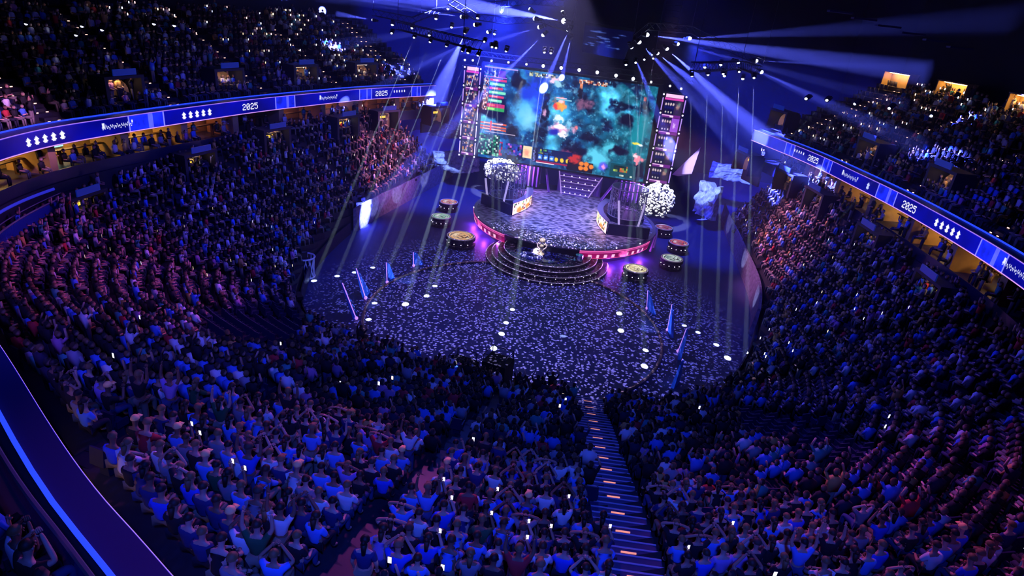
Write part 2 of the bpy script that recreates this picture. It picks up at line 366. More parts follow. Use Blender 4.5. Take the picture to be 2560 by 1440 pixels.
# ------------------------------------------------------------------ tunnel portals
sign_blue = mat('blue_sign', (.008, .02, .16), .4, emit=(.005, .04, .6), es=.22)
exitP = Paint(9, 31, (210, 170, 60)); exitP.glyphs(.1, .1, 7, 'EXIT', (60, 60, 20))
tanlit = mat('tunnel_plaster', (.5, .35, .24), .7)
portal_lamp = mat('portal_lamp', (1, .8, .6), .5, emit=(1, .62, .38), es=9)
def portal(px, side, n, up=False):
    if not up:
        s = find_s(px, lambda z: z-.1, -.7, side); r, nn, i, zb = at_s(s); z0 = zb-.9; loc, rz = frame_at(s, -.95, z0)
        lab = f'tunnel portal with blue sign above the {dict(L="left", R="right")[side]} lower bowl, {n} from stage'
    else:
        s = find_s(px, lambda z: 13.2, 3.2, side); loc, rz = frame_at(s, 2.6, UZ+.35)
        lab = f'tan tunnel mouth cut into the {dict(L="left", R="right")[side]} upper tier, {n} from the stage'
    t = empty('tunnel_portal', loc, rz, label=lab, cat='tunnel portal', group='tunnel portals of the seating bowl')
    W = 1.3
    m = MB()
    m.box((-W-.12, -.25, .9), (.24, 1.6, 1.9)); m.box((W+.12, -.25, .9), (.24, 1.6, 1.9)); m.box((0, -.35, 1.92), (2*W+.5, 1.4, .2))
    if not up: m.box((0, .55, -.5), (2*W+.5, .2, 1.2))
    m.build('surround', MATS['blue_black_wall'], t)
    m = MB()                                    # vaulted tan back
    n_ = 10; v = []; f = []
    for k in range(n_+1):
        a = pi*k/n_; x = -1.15*cos(a); z = .7+1.0*sin(a); v += [(x, .1, z), (x*.75, .7, z*.96)]
    f = [(2*k, 2*k+1, 2*k+3, 2*k+2) for k in range(n_)]
    v += [(-1.15, .1, 0), (-.86, .7, 0), (1.15, .1, 0), (.86, .7, 0)]; b = 2*(n_+1)
    f += [(0, 1, b+1, b), (2*n_, 2*n_+1, b+3, b+2)]; f.append(tuple([b+1]+[2*k+1 for k in range(n_+1)]+[b+3]))
    m.add(v, f); m.build('vault', tanlit, t)
    m = MB(); m.box((0, -1.1, 2.28), (1.8, .08, .42)); m.build('sign_board', sign_blue, t)
    if not up: led('exit_sign', exitP, quadfn((-.45, .0, 1.3), (.45, .0, 1.3), (-.45, .0, 1.06), (.45, .0, 1.06)), 2.2, t)
    m = MB(); m.box((0, -.15, 1.72), (1.3, .4, .04)); m.build('lamp', portal_lamp, t)
    return s
for n, p in zip(('sixth', 'fifth', 'fourth', 'third', 'second', 'first'), ((185, 530), (465, 390), (665, 345), (845, 303), (950, 292), (1082, 280))): portal(p, 'L', n)
for n, p in zip(('first', 'second', 'third', 'fourth', 'fifth'), ((1880, 410), (1990, 455), (2072, 500), (2215, 595), (2375, 725))): portal(p, 'R', n)
for n, p in zip(('fourth', 'third', 'second', 'first'), ((275, 255), (540, 212), (735, 180), (890, 168))): portal(p, 'L', n, True)
for n, p in zip(('first', 'second', 'third'), ((1965, 335), (2205, 400), (2395, 475))): portal(p, 'R', n, True)
for n, px in zip(('nearest the stage', 'middle', 'farthest from the stage'), ((2225, 290), (2360, 322), (2540, 372))):
    s = find_s(px, lambda z: 18.4, 12.6, 'R'); loc, rz = frame_at(s, 12.4, UZ+UR*13.4); t = empty('viewing_booth', loc, rz, label=f'orange lit viewing booth along the top of the right upper tier, {n}', cat='booth', group='lit booths above the right upper tier')
    m = MB(); m.box((0, 1.0, .8), (3.4, .1, 1.6)); m.box((-1.7, .5, .8), (.1, 1, 1.6)); m.box((1.7, .5, .8), (.1, 1, 1.6)); m.box((0, .5, 1.65), (3.6, 1.1, .1)); m.build('shell', tan, t)
    m = MB(); m.box((0, .5, 1.55), (2.6, .4, .05)); m.build('ceiling_lamp', lampmat, t)
# ------------------------------------------------------------------ walkway with glass balustrade on the left
sa, sb = find_s((175, 560), lambda z: z+.3, -1.2, 'L'), find_s((-40, 720), lambda z: z+.3, -1.2, 'L')
ia, ib = int(np.interp(sa, SL, np.arange(NT))), int(np.interp(sb, SL, np.arange(NT)))+8
t = empty('spectator_walkway', (0, 0, 0), label='curved blue-lit walkway with glass balustrade above the left crowd', cat='walkway')
WK = [(RX[i, 0]-NO[i, 0]*1.25, RX[i, 1]-NO[i, 1]*1.25, NO[i, 0], NO[i, 1], ZB[i]) for i in range(ia, ib+1)]
m = MB(); m.sweep(WK, [(0, .0), (0, .3), (.6, .3), (.6, 0)]); m.build('deck', mat('walkway_deck', (.28, .25, .4), .5), t)
m = MB(); m.sweep(WK, [(0, .3), (0, 1.15), (.04, 1.15), (.04, .3)]); m.build('glass_balustrade', mat('blue_glass', (.02, .06, .35), .15, alpha=.8), t)
m = MB(); m.path([(x+nx*.02, y+ny*.02, z+1.2) for x, y, nx, ny, z in WK], .05); m.path([(x+nx*.3, y+ny*.3, z+1.35) for x, y, nx, ny, z in WK], .03); m.build('handrail', steel, t)
m = MB(); m.path([(x+nx*.7, y+ny*.7, 8.85) for x, y, nx, ny, z in WK], .09); m.build('soffit_light_tube', mat('violet_tube', (.05, .05, .3), .3, emit=(.03, .04, .8), es=.5), t)
# railing of the upper tier beside the camera
m = MB(); NR = range(int(NT*.38), int(NT*.62))
t = empty('parapet_railing', label='glass and steel railing behind the dark blue parapet at lower left', cat='railing')
pr_ = [(RX[i, 0]+NO[i, 0]*1.12, RX[i, 1]+NO[i, 1]*1.12, 0) for i in NR]
m.path([(x, y, 13.1) for x, y, z in pr_], .045); m.path([(x, y, 12.95) for x, y, z in pr_], .02); m.build('handrail', steel, t)
m = MB(); m.sweep(sweep_pts(NR[0], NR[-1], 0, 1.1), [(0, 12.3), (0, 12.98), (.03, 12.98), (.03, 12.3)]); m.build('glass_panel', MATS['blue_glass'], t)
# ------------------------------------------------------------------ seats and people: where they go
S_NEAR = None
near_aisle = atz(1545, 1200, 7.3)
best = None
for s in SG:
    o, d, L, zb, rise = low_geo(s); j = 1+0; 
    q = np.array(near_aisle[:2])-o; e = abs(q[0]*d[1]-q[1]*d[0])
    if q @ d > 0 and (best is None or e < best[0]): best = (e, s)
S_NEAR = best[1]
AISLES = [S_NEAR+8.6*k for k in range(-14, 15) if SLOW0+2 < S_NEAR+8.6*k < SLOW1-2]
UAISLES = [3+9.2*k for k in range(0, 40) if 3+9.2*k < SL[-1]-1]
def inpoly(x, y, poly):
    c = False; n = len(poly)
    for i in range(n):
        (x1, y1), (x2, y2) = poly[i], poly[i-1]
        if (y1 > y) != (y2 > y) and x < (x2-x1)*(y-y1)/(y2-y1)+x1: c = not c
    return c
def vis(P, mg=50):
    x, y, z = proj(P); return z[0] > 4 and -mg < x[0] < 2560+mg and -mg < y[0] < 1440+mg
GAPS = []
for poly in ([(480, 790), (640, 745), (760, 770), (745, 880), (620, 860), (520, 830)], [(1840, 1010), (2060, 1030), (2190, 1090), (2120, 1160), (1990, 1120), (1850, 1075)]):
    GAPS.append(poly)
spots = []          # (x, y, z, yaw, area, s, row)
FOC = np.array([0, 18.0])
def yaw_to(p, d):
    t = FOC-p[:2]; t = t/np.linalg.norm(t); v = d*.45+t*.55; return atan2(-v[0], v[1])
smin = SLOW0+.6
for j in range(0, 34):
    s = SLOW0+.5
    while s < SLOW1-.5:
        o, d, L, zb, rise = low_geo(s)
        # arc spacing shrinks inwards: step along s so that neighbours stay .56 m apart on this row
        o2, d2, L2, _, _ = low_geo(min(s+.5, SLOW1)); dd = j*RD+.5
        gap = np.linalg.norm((o2+d2*dd)-(o+d*dd))/.5
        step = .56/max(gap, .12)
        if dd < L-.5:
            p = o+d*dd; z = zb-rise*j
            wa = .5/max(gap, .12)
            if min(abs(s-a) for a in AISLES) > wa and abs(s-S_NEAR) > wa*2.0: spots.append((p[0], p[1], z, yaw_to(p, d), 'low', s, j))
        s += step
for k in range(NUP):
    s = .8
    while s < SL[-1]-.8:
        r, n, i, zb = at_s(s); off = UO+k*UD+.45; p = r+n*off
        r2, n2, _, _ = at_s(min(s+.5, SL[-1])); gap = np.linalg.norm((r2+n2*off)-p)/.5
        if min(abs(s-a) for a in UAISLES) > .8/max(gap, .3): spots.append((p[0], p[1], UZ+k*UR, yaw_to(p, -n), 'up', s, k))
        s += .56/max(gap, .3)
for off, z in ((.25, 9.32), (1.0, 9.32)):
    s = 1
    while s < SL[-1]-1:
        r, n, i, zb = at_s(s); p = r+n*off
        spots.append((p[0], p[1], z, yaw_to(p, -n), 'suite', s, 0)); s += .75
spots = [q for q in spots if vis((q[0], q[1], q[2]+1))]
people, seats = [], []
EMPTY_R = find_s((2110, 300), lambda z: 14, 6, 'R')
for q in spots:
    x, y, z = proj((q[0], q[1], q[2]+.8)); px, py = x[0], y[0]
    r = random.random()
    if q[4] == 'low':
        if any(inpoly(px, py, g) for g in GAPS): seats.append(q); continue
        (people if r < .93 else seats).append(q)
    elif q[4] == 'up':
        side_empty = q[0] > 0 and (q[5] > EMPTY_R+ (q[6]-7)*.0) 
        if side_empty: seats.append(q)
        elif q[0] < 0 and q[5] < 5.5 and q[6] > 4: seats.append(q)
        else: (people if r < .86 else seats).append(q)
    elif r < .45: people.append(q)
dist = lambda q: hypot(hypot(q[0]-CAM[0], q[1]-CAM[1]), q[2]-CAM[2])
def inview(q):
    x, y, z = proj((q[0], q[1], q[2]+.9)); return -10 < x[0] < 2570 and -10 < y[0] < 1455
people.sort(key=lambda q: (not inview(q), dist(q))); seats.sort(key=lambda q: (not inview(q), dist(q)))
near, far = people[:300], people[300:]
print('people', len(people), 'seats', len(seats), 'near dist', dist(near[0]), dist(near[-1]))
# ------------------------------------------------------------------ seats
navy = mat('navy_seat', (.012, .016, .06), .5)
def seat_meshes():
    a = MB(); a.box((0, -.02, .43), (.44, .42, .06)); a.box((0, -.05, .22), (.3, .25, .4))
    b = MB(); b.box((0, -.27, .68), (.46, .06, .5), tilt=-.15)
    c = MB(); c.box((-.25, -.02, .52), (.05, .36, .24)); c2 = MB(); c2.box((.25, -.02, .52), (.05, .36, .24))
    out = []
    for n, x in (('seat_pan', a), ('backrest', b), ('armrest', c), ('armrest', c2)):
        me = x.mesh(n); me.materials.append(navy); out.append((n, me))
    return out
SM = seat_meshes()
def rowname(q):
    return {'low': 'lower bowl', 'up': 'upper tier', 'suite': 'suites'}[q[4]]
for i, q in enumerate(seats[:300]):
    sd = 'left' if q[0] < -2 else 'right'
    t = empty('folding_seat', (q[0], q[1], q[2]), q[3], label=f'empty navy folding seat in the {sd} {rowname(q)} rows', cat='seat', group=f'empty seats in the {sd} {rowname(q)}')
    for n, me in SM: link(n, me, None, t)
def inst_mesh(name, tv, tf, Q, scale=None, extra_rot=None):
    """one mesh of many copies of a template (tv Nx3, tf quads/tris)"""
    tv = np.array(tv); n = len(tv); yaw = np.array([q[3] for q in Q]); c, s = np.cos(yaw), np.sin(yaw)
    pos = np.array([q[:3] for q in Q]); sc = np.ones(len(Q)) if scale is None else scale
    X = (tv[None, :, 0]*c[:, None]-tv[None, :, 1]*s[:, None])*sc[:, None]+pos[:, 0:1]
    Y = (tv[None, :, 0]*s[:, None]+tv[None, :, 1]*c[:, None])*sc[:, None]+pos[:, 1:2]
    Z = tv[None, :, 2]*sc[:, None]+pos[:, 2:3]
    co = np.stack([X, Y, Z], -1).reshape(-1, 3)
    me = bpy.data.meshes.new(name); lt = np.array([len(f) for f in tf]); li = np.concatenate([np.array(f) for f in tf])
    L = (li[None]+np.arange(len(Q))[:, None]*n).ravel(); LT = np.tile(lt, len(Q)); LS = np.concatenate([[0], np.cumsum(LT)[:-1]])
    me.vertices.add(len(co)); me.vertices.foreach_set('co', co.astype('f').ravel()); me.loops.add(len(L)); me.loops.foreach_set('vertex_index', L.astype('i'))
    me.polygons.add(len(LT)); me.polygons.foreach_set('loop_start', LS.astype('i')); me.polygons.foreach_set('loop_total', LT.astype('i')); me.update(calc_edges=True)
    return me
sb_ = MB(); sb_.box((0, -.02, .43), (.44, .42, .06)); sb_.box((0, -.27, .68), (.46, .06, .5), tilt=-.15)
if len(seats) > 300:
    me = inst_mesh('seat_rows', sb_.v, sb_.f, seats[300:]); link('seat_rows', me, mat('blue_grey_seat', (.06, .065, .14), .45), label='rows of empty folding seats in the far stands', cat='seats', kind='stuff')
# ------------------------------------------------------------------ far crowd, one mesh
PAL = [(.008, .008, .012)]*14+[(.02, .02, .05)]*4+[(.75, .75, .8)]*3+[(.06, .2, .75)]*4+[(.3, .3, .36)]*2+[(.5, .03, .04), (.45, .2, .4), (.05, .3, .3), (.6, .35, .1)]
SKIN = [(.55, .33, .24), (.62, .4, .3), (.42, .24, .16), (.25, .13, .08)]; HAIR = [(.012, .008, .006), (.05, .025, .012), (.16, .09, .04), (.02, .02, .02)]
def crowd_template(pose):
    m = MB(); parts = []
    def P(k, n0): parts.extend([k]*(len(m.v)-n0))
    up = .38 if pose in ('stand', 'cheer') else 0
    n0 = len(m.v); hz = .47+up
    m.add([(-.17, -.1, hz), (.17, -.1, hz), (.15, .12, hz), (-.15, .12, hz), (-.23, -.1, hz+.46), (.23, -.1, hz+.46), (.2, .1, hz+.46), (-.2, .1, hz+.46), (-.07, -.03, hz+.54), (.07, -.03, hz+.54), (.07, .07, hz+.54), (-.07, .07, hz+.54)],
          [(0, 3, 2, 1), (0, 1, 5, 4), (1, 2, 6, 5), (2, 3, 7, 6), (3, 0, 4, 7), (4, 5, 9, 8), (5, 6, 10, 9), (6, 7, 11, 10), (7, 4, 8, 11)]); P(0, n0)
    n0 = len(m.v); m.ball((0, .03, hz+.68), .108, 6, 4, 1.2)
    parts.extend([2 if (v[1] < .03 or v[2] > hz+.73) else 1 for v in m.v[n0:]])
    n0 = len(m.v)
    for sx in (-1, 1):
        if up: m.tube((sx*.09, 0, hz), (sx*.1, .02, .03), .09, .06, 5)
        else: m.tube((sx*.1, .0, hz+.03), (sx*.13, .42, hz+.04), .09, .07, 5); m.tube((sx*.13, .42, hz), (sx*.13, .42, .04), .06, .05, 4)
    P(3, n0)
    for sx in (-1, 1):
        a = (sx*.22, 0, hz+.42)
        if pose == 'cheer' or (pose == 'phone' and sx == 1): e, h = (sx*.32, .12, hz+.62), (sx*.2, .16, hz+.9)
        elif pose == 'fold': e, h = (sx*.27, .08, hz+.2), (-sx*.06, .24, hz+.22)
        else: e, h = (sx*.28, .06, hz+.16), (sx*.14, .32, hz+.1)
        n0 = len(m.v); m.tube(a, e, .055, .05, 4); P(0, n0); n0 = len(m.v); m.tube(e, h, .045, .035, 4); P(1, n0)
    return m, np.array(parts)
TP = {k: crowd_template(k) for k in ('sit', 'fold', 'phone', 'cheer', 'stand')}
groups = {k: [] for k in TP}
for q in far:
    k = random.choices(['sit', 'fold', 'phone', 'cheer', 'stand'], [5, 3, 1.2, .5, .3])[0]
    if q[4] == 'suite': k = random.choice(['stand', 'sit', 'phone'])
    groups[k].append(q)
coA, meshes = [], []
bmj = None
allco, allL, allLT, allC, off = [], [], [], [], 0
for k, Q in groups.items():
    if not Q: continue
    m, parts = TP[k]; sc = rng.uniform(.97, 1.12, len(Q)); me = inst_mesh('x', m.v, m.f, Q, sc)
    n = len(me.vertices); co = np.empty(n*3, 'f'); me.vertices.foreach_get('co', co); L = np.empty(len(me.loops), 'i'); me.loops.foreach_get('vertex_index', L)
    LT = np.empty(len(me.polygons), 'i'); me.polygons.foreach_get('loop_total', LT)
    pal = np.zeros((len(Q), 4, 3))
    pal[:, 0] = np.array(PAL)[rng.integers(len(PAL), size=len(Q))]; pal[:, 1] = np.array(SKIN)[rng.integers(4, size=len(Q))]
    pal[:, 2] = np.array(HAIR)[rng.integers(4, size=len(Q))]; pal[:, 3] = np.array([(.01, .012, .03), (.02, .03, .08), (.2, .18, .15)])[rng.integers(3, size=len(Q))]
    C = pal[:, parts].reshape(-1, 3)
    allco.append(co.reshape(-1, 3)); allL.append(L+off); allLT.append(LT); allC.append(C); off += n; bpy.data.meshes.remove(me)
co = np.concatenate(allco); L = np.concatenate(allL); LT = np.concatenate(allLT); C = np.concatenate(allC)
me = bpy.data.meshes.new('crowd'); me.vertices.add(len(co)); me.vertices.foreach_set('co', co.ravel()); me.loops.add(len(L)); me.loops.foreach_set('vertex_index', L)
me.polygons.add(len(LT)); me.polygons.foreach_set('loop_start', np.concatenate([[0], np.cumsum(LT)[:-1]]).astype('i')); me.polygons.foreach_set('loop_total', LT); me.update(calc_edges=True)
at = me.color_attributes.new('col', 'FLOAT_COLOR', 'POINT'); at.data.foreach_set('color', np.concatenate([C, np.ones((len(C), 1))], 1).astype('f').ravel())
link('crowd', me, attr_mat('crowd_cloth_and_skin'), label='dense crowd of spectators filling the stands farther from the camera', cat='crowd', kind='stuff')
# ------------------------------------------------------------------ near people, each one an object
def skin(verts, edges, rad, sub=1):
    me = bpy.data.meshes.new('sk'); me.from_pydata(verts, edges, []); o = bpy.data.objects.new('sk', me); COL.objects.link(o)
    md = o.modifiers.new('s', 'SKIN'); md.use_smooth_shade = True
    for i, r in enumerate(rad):
        r = r if isinstance(r, tuple) else (r, r); me.skin_vertices[0].data[i].radius = r
    me.skin_vertices[0].data[0].use_root = True
    if sub: o.modifiers.new('u', 'SUBSURF').levels = sub
    dg = bpy.context.evaluated_depsgraph_get(); out = bpy.data.meshes.new_from_object(o.evaluated_get(dg))
    bpy.data.objects.remove(o); bpy.data.meshes.remove(me); return out
def join(a, mb):
    v = [tuple(x.co) for x in a.vertices]; f = [tuple(p.vertices) for p in a.polygons]; n = len(v)
    me = bpy.data.meshes.new('j'); me.from_pydata(v+mb.v, [], f+[tuple(i+n for i in q) for q in mb.f]); me.polygons.foreach_set('use_smooth', [True]*len(me.polygons)); me.update(); return me
def make_person(pose):
    st = pose in ('standing', 'cheering'); dz = .38 if st else 0; lean = .12 if pose == 'leaning' else 0
    H = .5+dz
    V = [(0, 0, H)]; E = []; R = [(.15, .11)]
    def ch(par, pts):
        for p, r in pts: V.append(p); R.append(r); E.append((par, len(V)-1)); par = len(V)-1
        return par
    chest = ch(0, [((0, .01+lean*.3, H+.2), (.145, .1)), ((0, .02+lean*.7, H+.4), (.165, .105))])
    neck = ch(chest, [((0, .03+lean, H+.52), .055), ((0, .05+lean*1.1, H+.6), .06), ((0, .07+lean*1.2, H+.69), (.082, .095)), ((0, .06+lean*1.2, H+.77), (.07, .085))])
    nb = len(V)
    arm = {'resting': [((.26, .04, .22), (.15, .3, .12))]*2, 'folded': [((.27, .08, .22), (-.02, .24, .24))]*2, 'leaning': [((.24, .3, .22), (.12, .44, .16))]*2,
           'phone': [((.28, .06, .2), (.14, .3, .14)), ((.27, .24, .34), (.16, .34, .55))], 'clapping': [((.34, .16, .5), (.1, .22, .78))]*2, 'standing': [((.25, .0, .18), (.24, .08, -.04))]*2,
           'cheering': [((.3, .06, .66), (.28, .1, .92))]*2, 'head': [((.36, .08, .62), (.12, .0, .76))]*2}[pose]
    arms = []; hands = MB()
    for k, sx in enumerate((-1, 1)):
        e, w_ = arm[k]
        a = ch(chest, [((sx*.17, .01+lean*.8, H+.43), .068)]); b = ch(a, [((sx*e[0], e[1]+lean*.7, H+e[2]), .048)]); c = ch(b, [((sx*w_[0], w_[1]+lean*.5, H+w_[2]), .032)])
        d = (Vector(V[c])-Vector(V[b])).normalized(); hp = Vector(V[c])+d*.07; ch(c, [(tuple(hp), (.045, .022))]); arms.append((a, b))
        side = d.cross(Vector((0, 0, 1))); side = side.normalized() if side.length > .1 else Vector((1, 0, 0)); nrm = d.cross(side)
        for q, (o_, l_) in enumerate(((-.033, .07), (-.011, .085), (.011, .08), (.033, .062))):
            p0 = hp+side*o_+d*.01; p1 = p0+d*l_*.6+nrm*.008; p2 = p1+(d*.7+nrm*.5)*l_*.45; hands.tube(p0, p1, .0095, .009, 5); hands.tube(p1, p2, .009, .007, 5)
        p0 = hp-side*.03*sx-d*.03; p1 = p0-side*.035*sx+d*.03; hands.tube(p0, p1, .011, .009, 5)
    legs = []
    for sx in (-1, 1):
        if st: pts = [((sx*.095, 0, H-.06), .095), ((sx*.1, .02, .48), .062), ((sx*.1, 0, .1), .042), ((sx*.12, .14, .045), .04)]
        else: pts = [((sx*.1, .06, H-.01), .092), ((sx*.14, .44, H+.0), .066), ((sx*.14, .42, .1), .044), ((sx*.15, .56, .045), .04)]
        a = len(V); ch(0, pts); legs.append(a)
    body = skin(V, E, R)
    hc = Vector((0, .07+lean*1.2, H+.72))
    face = MB(); face.ball(hc+Vector((0, .1, -.02)), .017, 6, 4, 1.3)
    for sx in (-1, 1): face.ball(hc+Vector((sx*.088, .0, -.01)), .022, 6, 4, 1.4); face.ball(hc+Vector((sx*.034, .088, .015)), .012, 6, 4)
    face.box(hc+Vector((0, .094, -.055)), (.045, .012, .01))
    face.v += hands.v if False else []
    allp = MB(); allp.v = face.v+hands.v; allp.f = face.f+[tuple(i+len(face.v) for i in q) for q in hands.f]
    body = join(body, allp)
    # clothes
    sv = [V[0], V[1], V[2], tuple(Vector(V[3])*.35+Vector(V[2])*.65)]; se = [(0, 1), (1, 2), (2, 3)]; sr = [(.165, .125), (.162, .118), (.183, .122), .075]
    for (a, b) in arms:
        n = len(sv); A, B = Vector(V[a]), Vector(V[b]); sv += [tuple(A), tuple(A.lerp(B, .75))]; sr += [.082, .068]; se += [(2, n), (n, n+1)]
    shirt = skin(sv, se, sr)
    tv = [tuple(Vector(V[0])+Vector((0, 0, -.02)))]; te = []; tr = [(.165, .125)]
    for a in legs:
        n = len(tv); tv += [V[a], V[a+1], V[a+2]]; tr += [.108, .08, .06]; te += [(0, n), (n, n+1), (n+1, n+2)]
    trousers = skin(tv, te, tr)
    hm = MB(); hr = []
    n, m_ = 12, 6
    v = []; f = []
    for i in range(m_+1):
        el = pi/2*(1-i/m_*1.35)
        for j in range(n):
            a = 2*pi*j/n; front = max(0, sin(a)); e2 = max(el, .35*front+.1*front) if i else el
            v.append((hc[0]+.098*cos(e2)*cos(a), hc[1]-.008+.108*cos(e2)*sin(a), hc[2]+.012+.112*sin(e2)))
    for i in range(m_): f += [(i*n+j, (i+1)*n+j, (i+1)*n+(j+1) % n, i*n+(j+1) % n) for j in range(n)]
    hm.add(v, f); hair = hm.mesh('hair', True)
    cap = MB(); cap.lathe((hc[0], hc[1], hc[2]+.03), [(.001, .1), (.06, .09), (.098, .04), (.108, 0), (.105, -.01)], 14); cap.box((hc[0], hc[1]+.135, hc[2]+.035), (.14, .1, .012))
    bun = MB(); bun.v = list(hm.v); bun.f = list(hm.f); bun.ball((hc[0], hc[1]-.12, hc[2]+.03), .05, 8, 5); bun.tube((hc[0], hc[1]-.1, hc[2]-.02), (hc[0], hc[1]-.13, hc[2]-.28), .07, .04, 8)
    for me in (shirt, trousers):
        me.polygons.foreach_set('use_smooth', [True]*len(me.polygons))
    res = dict(body=body, shirt=shirt, trousers=trousers, hair=hair, cap=cap.mesh('cap', True), long_hair=bun.mesh('long_hair', True))
    for me in res.values():
        me.materials.clear(); me.materials.append(black)
    return res
POSES = ['resting', 'folded', 'leaning', 'phone', 'clapping', 'standing', 'cheering', 'head']
PM = {p: make_person(p) for p in POSES}
SHIRTS = [('pale blue', (.1, .3, .95)), ('white', (.8, .8, .85)), ('black', (.012, .012, .018)), ('navy', (.02, .035, .16)), ('royal blue', (.03, .1, .85)), ('grey', (.25, .25, .3)), ('red', (.5, .03, .04)), ('lilac', (.4, .25, .7)), ('dark green', (.02, .12, .05))]
HAIRC = [('black', (.012, .008, .006)), ('brown', (.05, .025, .012)), ('fair', (.22, .13, .05))]
SKC = [mat('skin_%s' % n, c, .55) for n, c in zip(('light', 'medium', 'tan', 'dark'), SKIN)]
POSEW = dict(resting='hands resting on the lap', folded='arms folded', leaning='leaning forward', phone='one hand raised with a phone', clapping='clapping overhead', standing='standing up', cheering='standing with both arms raised', head='hands behind the head')
TROU = [('dark', (.012, .014, .03)), ('denim', (.04, .07, .2)), ('khaki', (.25, .2, .14))]
ORD = ['first', 'second', 'third', 'fourth', 'fifth', 'sixth', 'seventh', 'eighth', 'ninth', 'tenth', 'eleventh', 'twelfth', 'thirteenth', 'fourteenth', 'fifteenth', 'sixteenth', 'seventeenth', 'eighteenth', 'nineteenth', 'twentieth']
def ordn(k): return ORD[k] if k < 20 else f'{k+1}th'
phone_body = mat('phone_shell', (.02, .02, .02), .4)
phone_screens = [mat('phone_screen_white', (1, 1, 1), .4, emit=(.8, .8, 1), es=2.2), mat('phone_screen_warm', (1, 1, 1), .4, emit=(1, .75, .45), es=2)]
def phone_mesh():
    a = MB(); a.box((0, 0, 0), (.078, .012, .155)); me = a.mesh('phone_case'); me.materials.append(phone_body)
    b = MB(); b.box((0, -.0068, 0), (.07, .002, .143)); m2 = b.mesh('phone_screen'); m2.materials.append(phone_screens[0]); return me, m2
PHM, PHS = phone_mesh()
def add_phone(x, y, z, yaw, lab, warm=False, grp=None):
    t = empty('phone', (x, y, z), yaw, label=lab, cat='phone', group=grp)
    link('case', PHM, None, t); o = link('screen', PHS, None, t)
    if warm: o.material_slots[0].link = 'OBJECT'; o.material_slots[0].material = phone_screens[1]
    return t
rows_seen = {}
for q in near: rows_seen.setdefault((q[4], q[6]), []).append(q)
for k in rows_seen: rows_seen[k].sort(key=lambda q: q[5])
lowrows = sorted({q[6] for q in near if q[4] == 'low'})
SCL = 1.1
pcount = 0
def objmat(o, m): o.material_slots[0].link = 'OBJECT'; o.material_slots[0].material = m
for q in near:
    pose = random.choices(POSES, [6, 3, 2.5, 2, 1.6, .5, .5, .8])[0]
    if q[4] == 'up': pose = random.choice(['standing', 'clapping', 'cheering'])
    sn, sc_ = random.choices(SHIRTS, [4, 2.4, 7, 3.5, 3, 1.6, .5, .7, .3])[0]; hn, hc_ = random.choice(HAIRC); tn, tc_ = random.choice(TROU)
    hk = random.choices(['hair', 'cap', 'long_hair'], [7, 1.2, 2])[0]
    R_ = rows_seen[(q[4], q[6])]; ds = q[5]-S_NEAR
    if q[4] == 'low':
        same = [p for p in R_ if (p[5]-S_NEAR)*ds > 0]; same.sort(key=lambda p: abs(p[5]-S_NEAR)); n_ = same.index(q)
        place = f'{ordn(n_)} {"right" if ds > 0 else "left"} of lit aisle, {ordn(lowrows.index(q[6]))} row from bottom'
    elif q[4] == 'up': place = f'behind the lower-left parapet, {ordn(q[6])} row, {ordn(R_.index(q))} along'
    else: place = f'in the suite front, {ordn(R_.index(q))} along'
    hs = f'{hn} cap' if hk == 'cap' else f'{"long " if hk=="long_hair" else ""}{hn} hair'
    lab = f'person in {sn} top, {hs}, {place}'
    if len(lab.split()) > 16: lab = f'person in {sn} top, {place}'
    t = empty('person', (q[0], q[1], q[2]+.01), q[3]+random.uniform(-.15, .15), label=lab, cat='person', group='spectators in the nearest rows')
    s_ = SCL*random.uniform(.96, 1.05); t.scale = (s_, s_, s_); M_ = PM[pose]
    o = link('body', M_['body'], None, t); objmat(o, random.choice(SKC))
    o = link('shirt', M_['shirt'], None, t); objmat(o, mat('shirt_'+sn.replace(' ', '_'), sc_, .85))
    o = link('trousers', M_['trousers'], None, t); objmat(o, mat('trousers_'+tn, tc_, .85))
    o = link(hk, M_[hk], None, t); objmat(o, mat('hair_'+hn, hc_, .6) if hk != 'cap' else mat('cap_'+hn, [c*6 for c in hc_], .7))
    if pose == 'phone' and pcount < 16:
        pcount += 1; yw = t.rotation_euler.z; lx, ly, lz = .15*s_, .40*s_, 1.15*s_
        add_phone(q[0]+lx*cos(yw)-ly*sin(yw), q[1]+lx*sin(yw)+ly*cos(yw), q[2]+lz, yw, f'raised phone of person {place}', False, 'phones held up in the nearest rows')
# ------------------------------------------------------------------ phone and cap lights across the far crowd
LQ = [q for q in far if random.random() < (.25 if q[4] == 'up' else .075) and (dist(q) > 42 or random.random() < .35)]
LQ.sort(key=dist)
for q in LQ[:240]:
    yw = q[3]; sd = 'left' if q[0] < -2 else 'right'
    h = random.uniform(.95, 1.25)
    t = add_phone(q[0]-.36*sin(yw), q[1]+.36*cos(yw), q[2]+h, yw, f'lit phone screen among spectators in the {sd} {rowname(q)}', random.random() < .3, f'lit phones in the {sd} {rowname(q)}')
    t.scale = (1.25, 1.25, 1.25)
if len(LQ) > 240:
    pm_ = MB(); pm_.box((0, .32, 1.12), (.12, .012, .17))
    cols = [(.9, .88, 1), (1, .8, .5), (.7, .75, 1), (1, .6, .6)]
    Q = LQ[240:]; me = inst_mesh('phone_lights', pm_.v, pm_.f, Q); at = me.color_attributes.new('col', 'FLOAT_COLOR', 'POINT')
    c = np.array(cols)[rng.integers(4, size=len(Q))]*rng.uniform(.25, 1.3, (len(Q), 1)); c = np.repeat(c, len(pm_.v), 0)
    at.data.foreach_set('color', np.concatenate([c, np.ones((len(c), 1))], 1).astype('f').ravel())
    link('phone_lights', me, attr_mat('led_3.5', 3.5), label='tiny lit phone screens scattered over the far stands', cat='phone lights', kind='stuff')
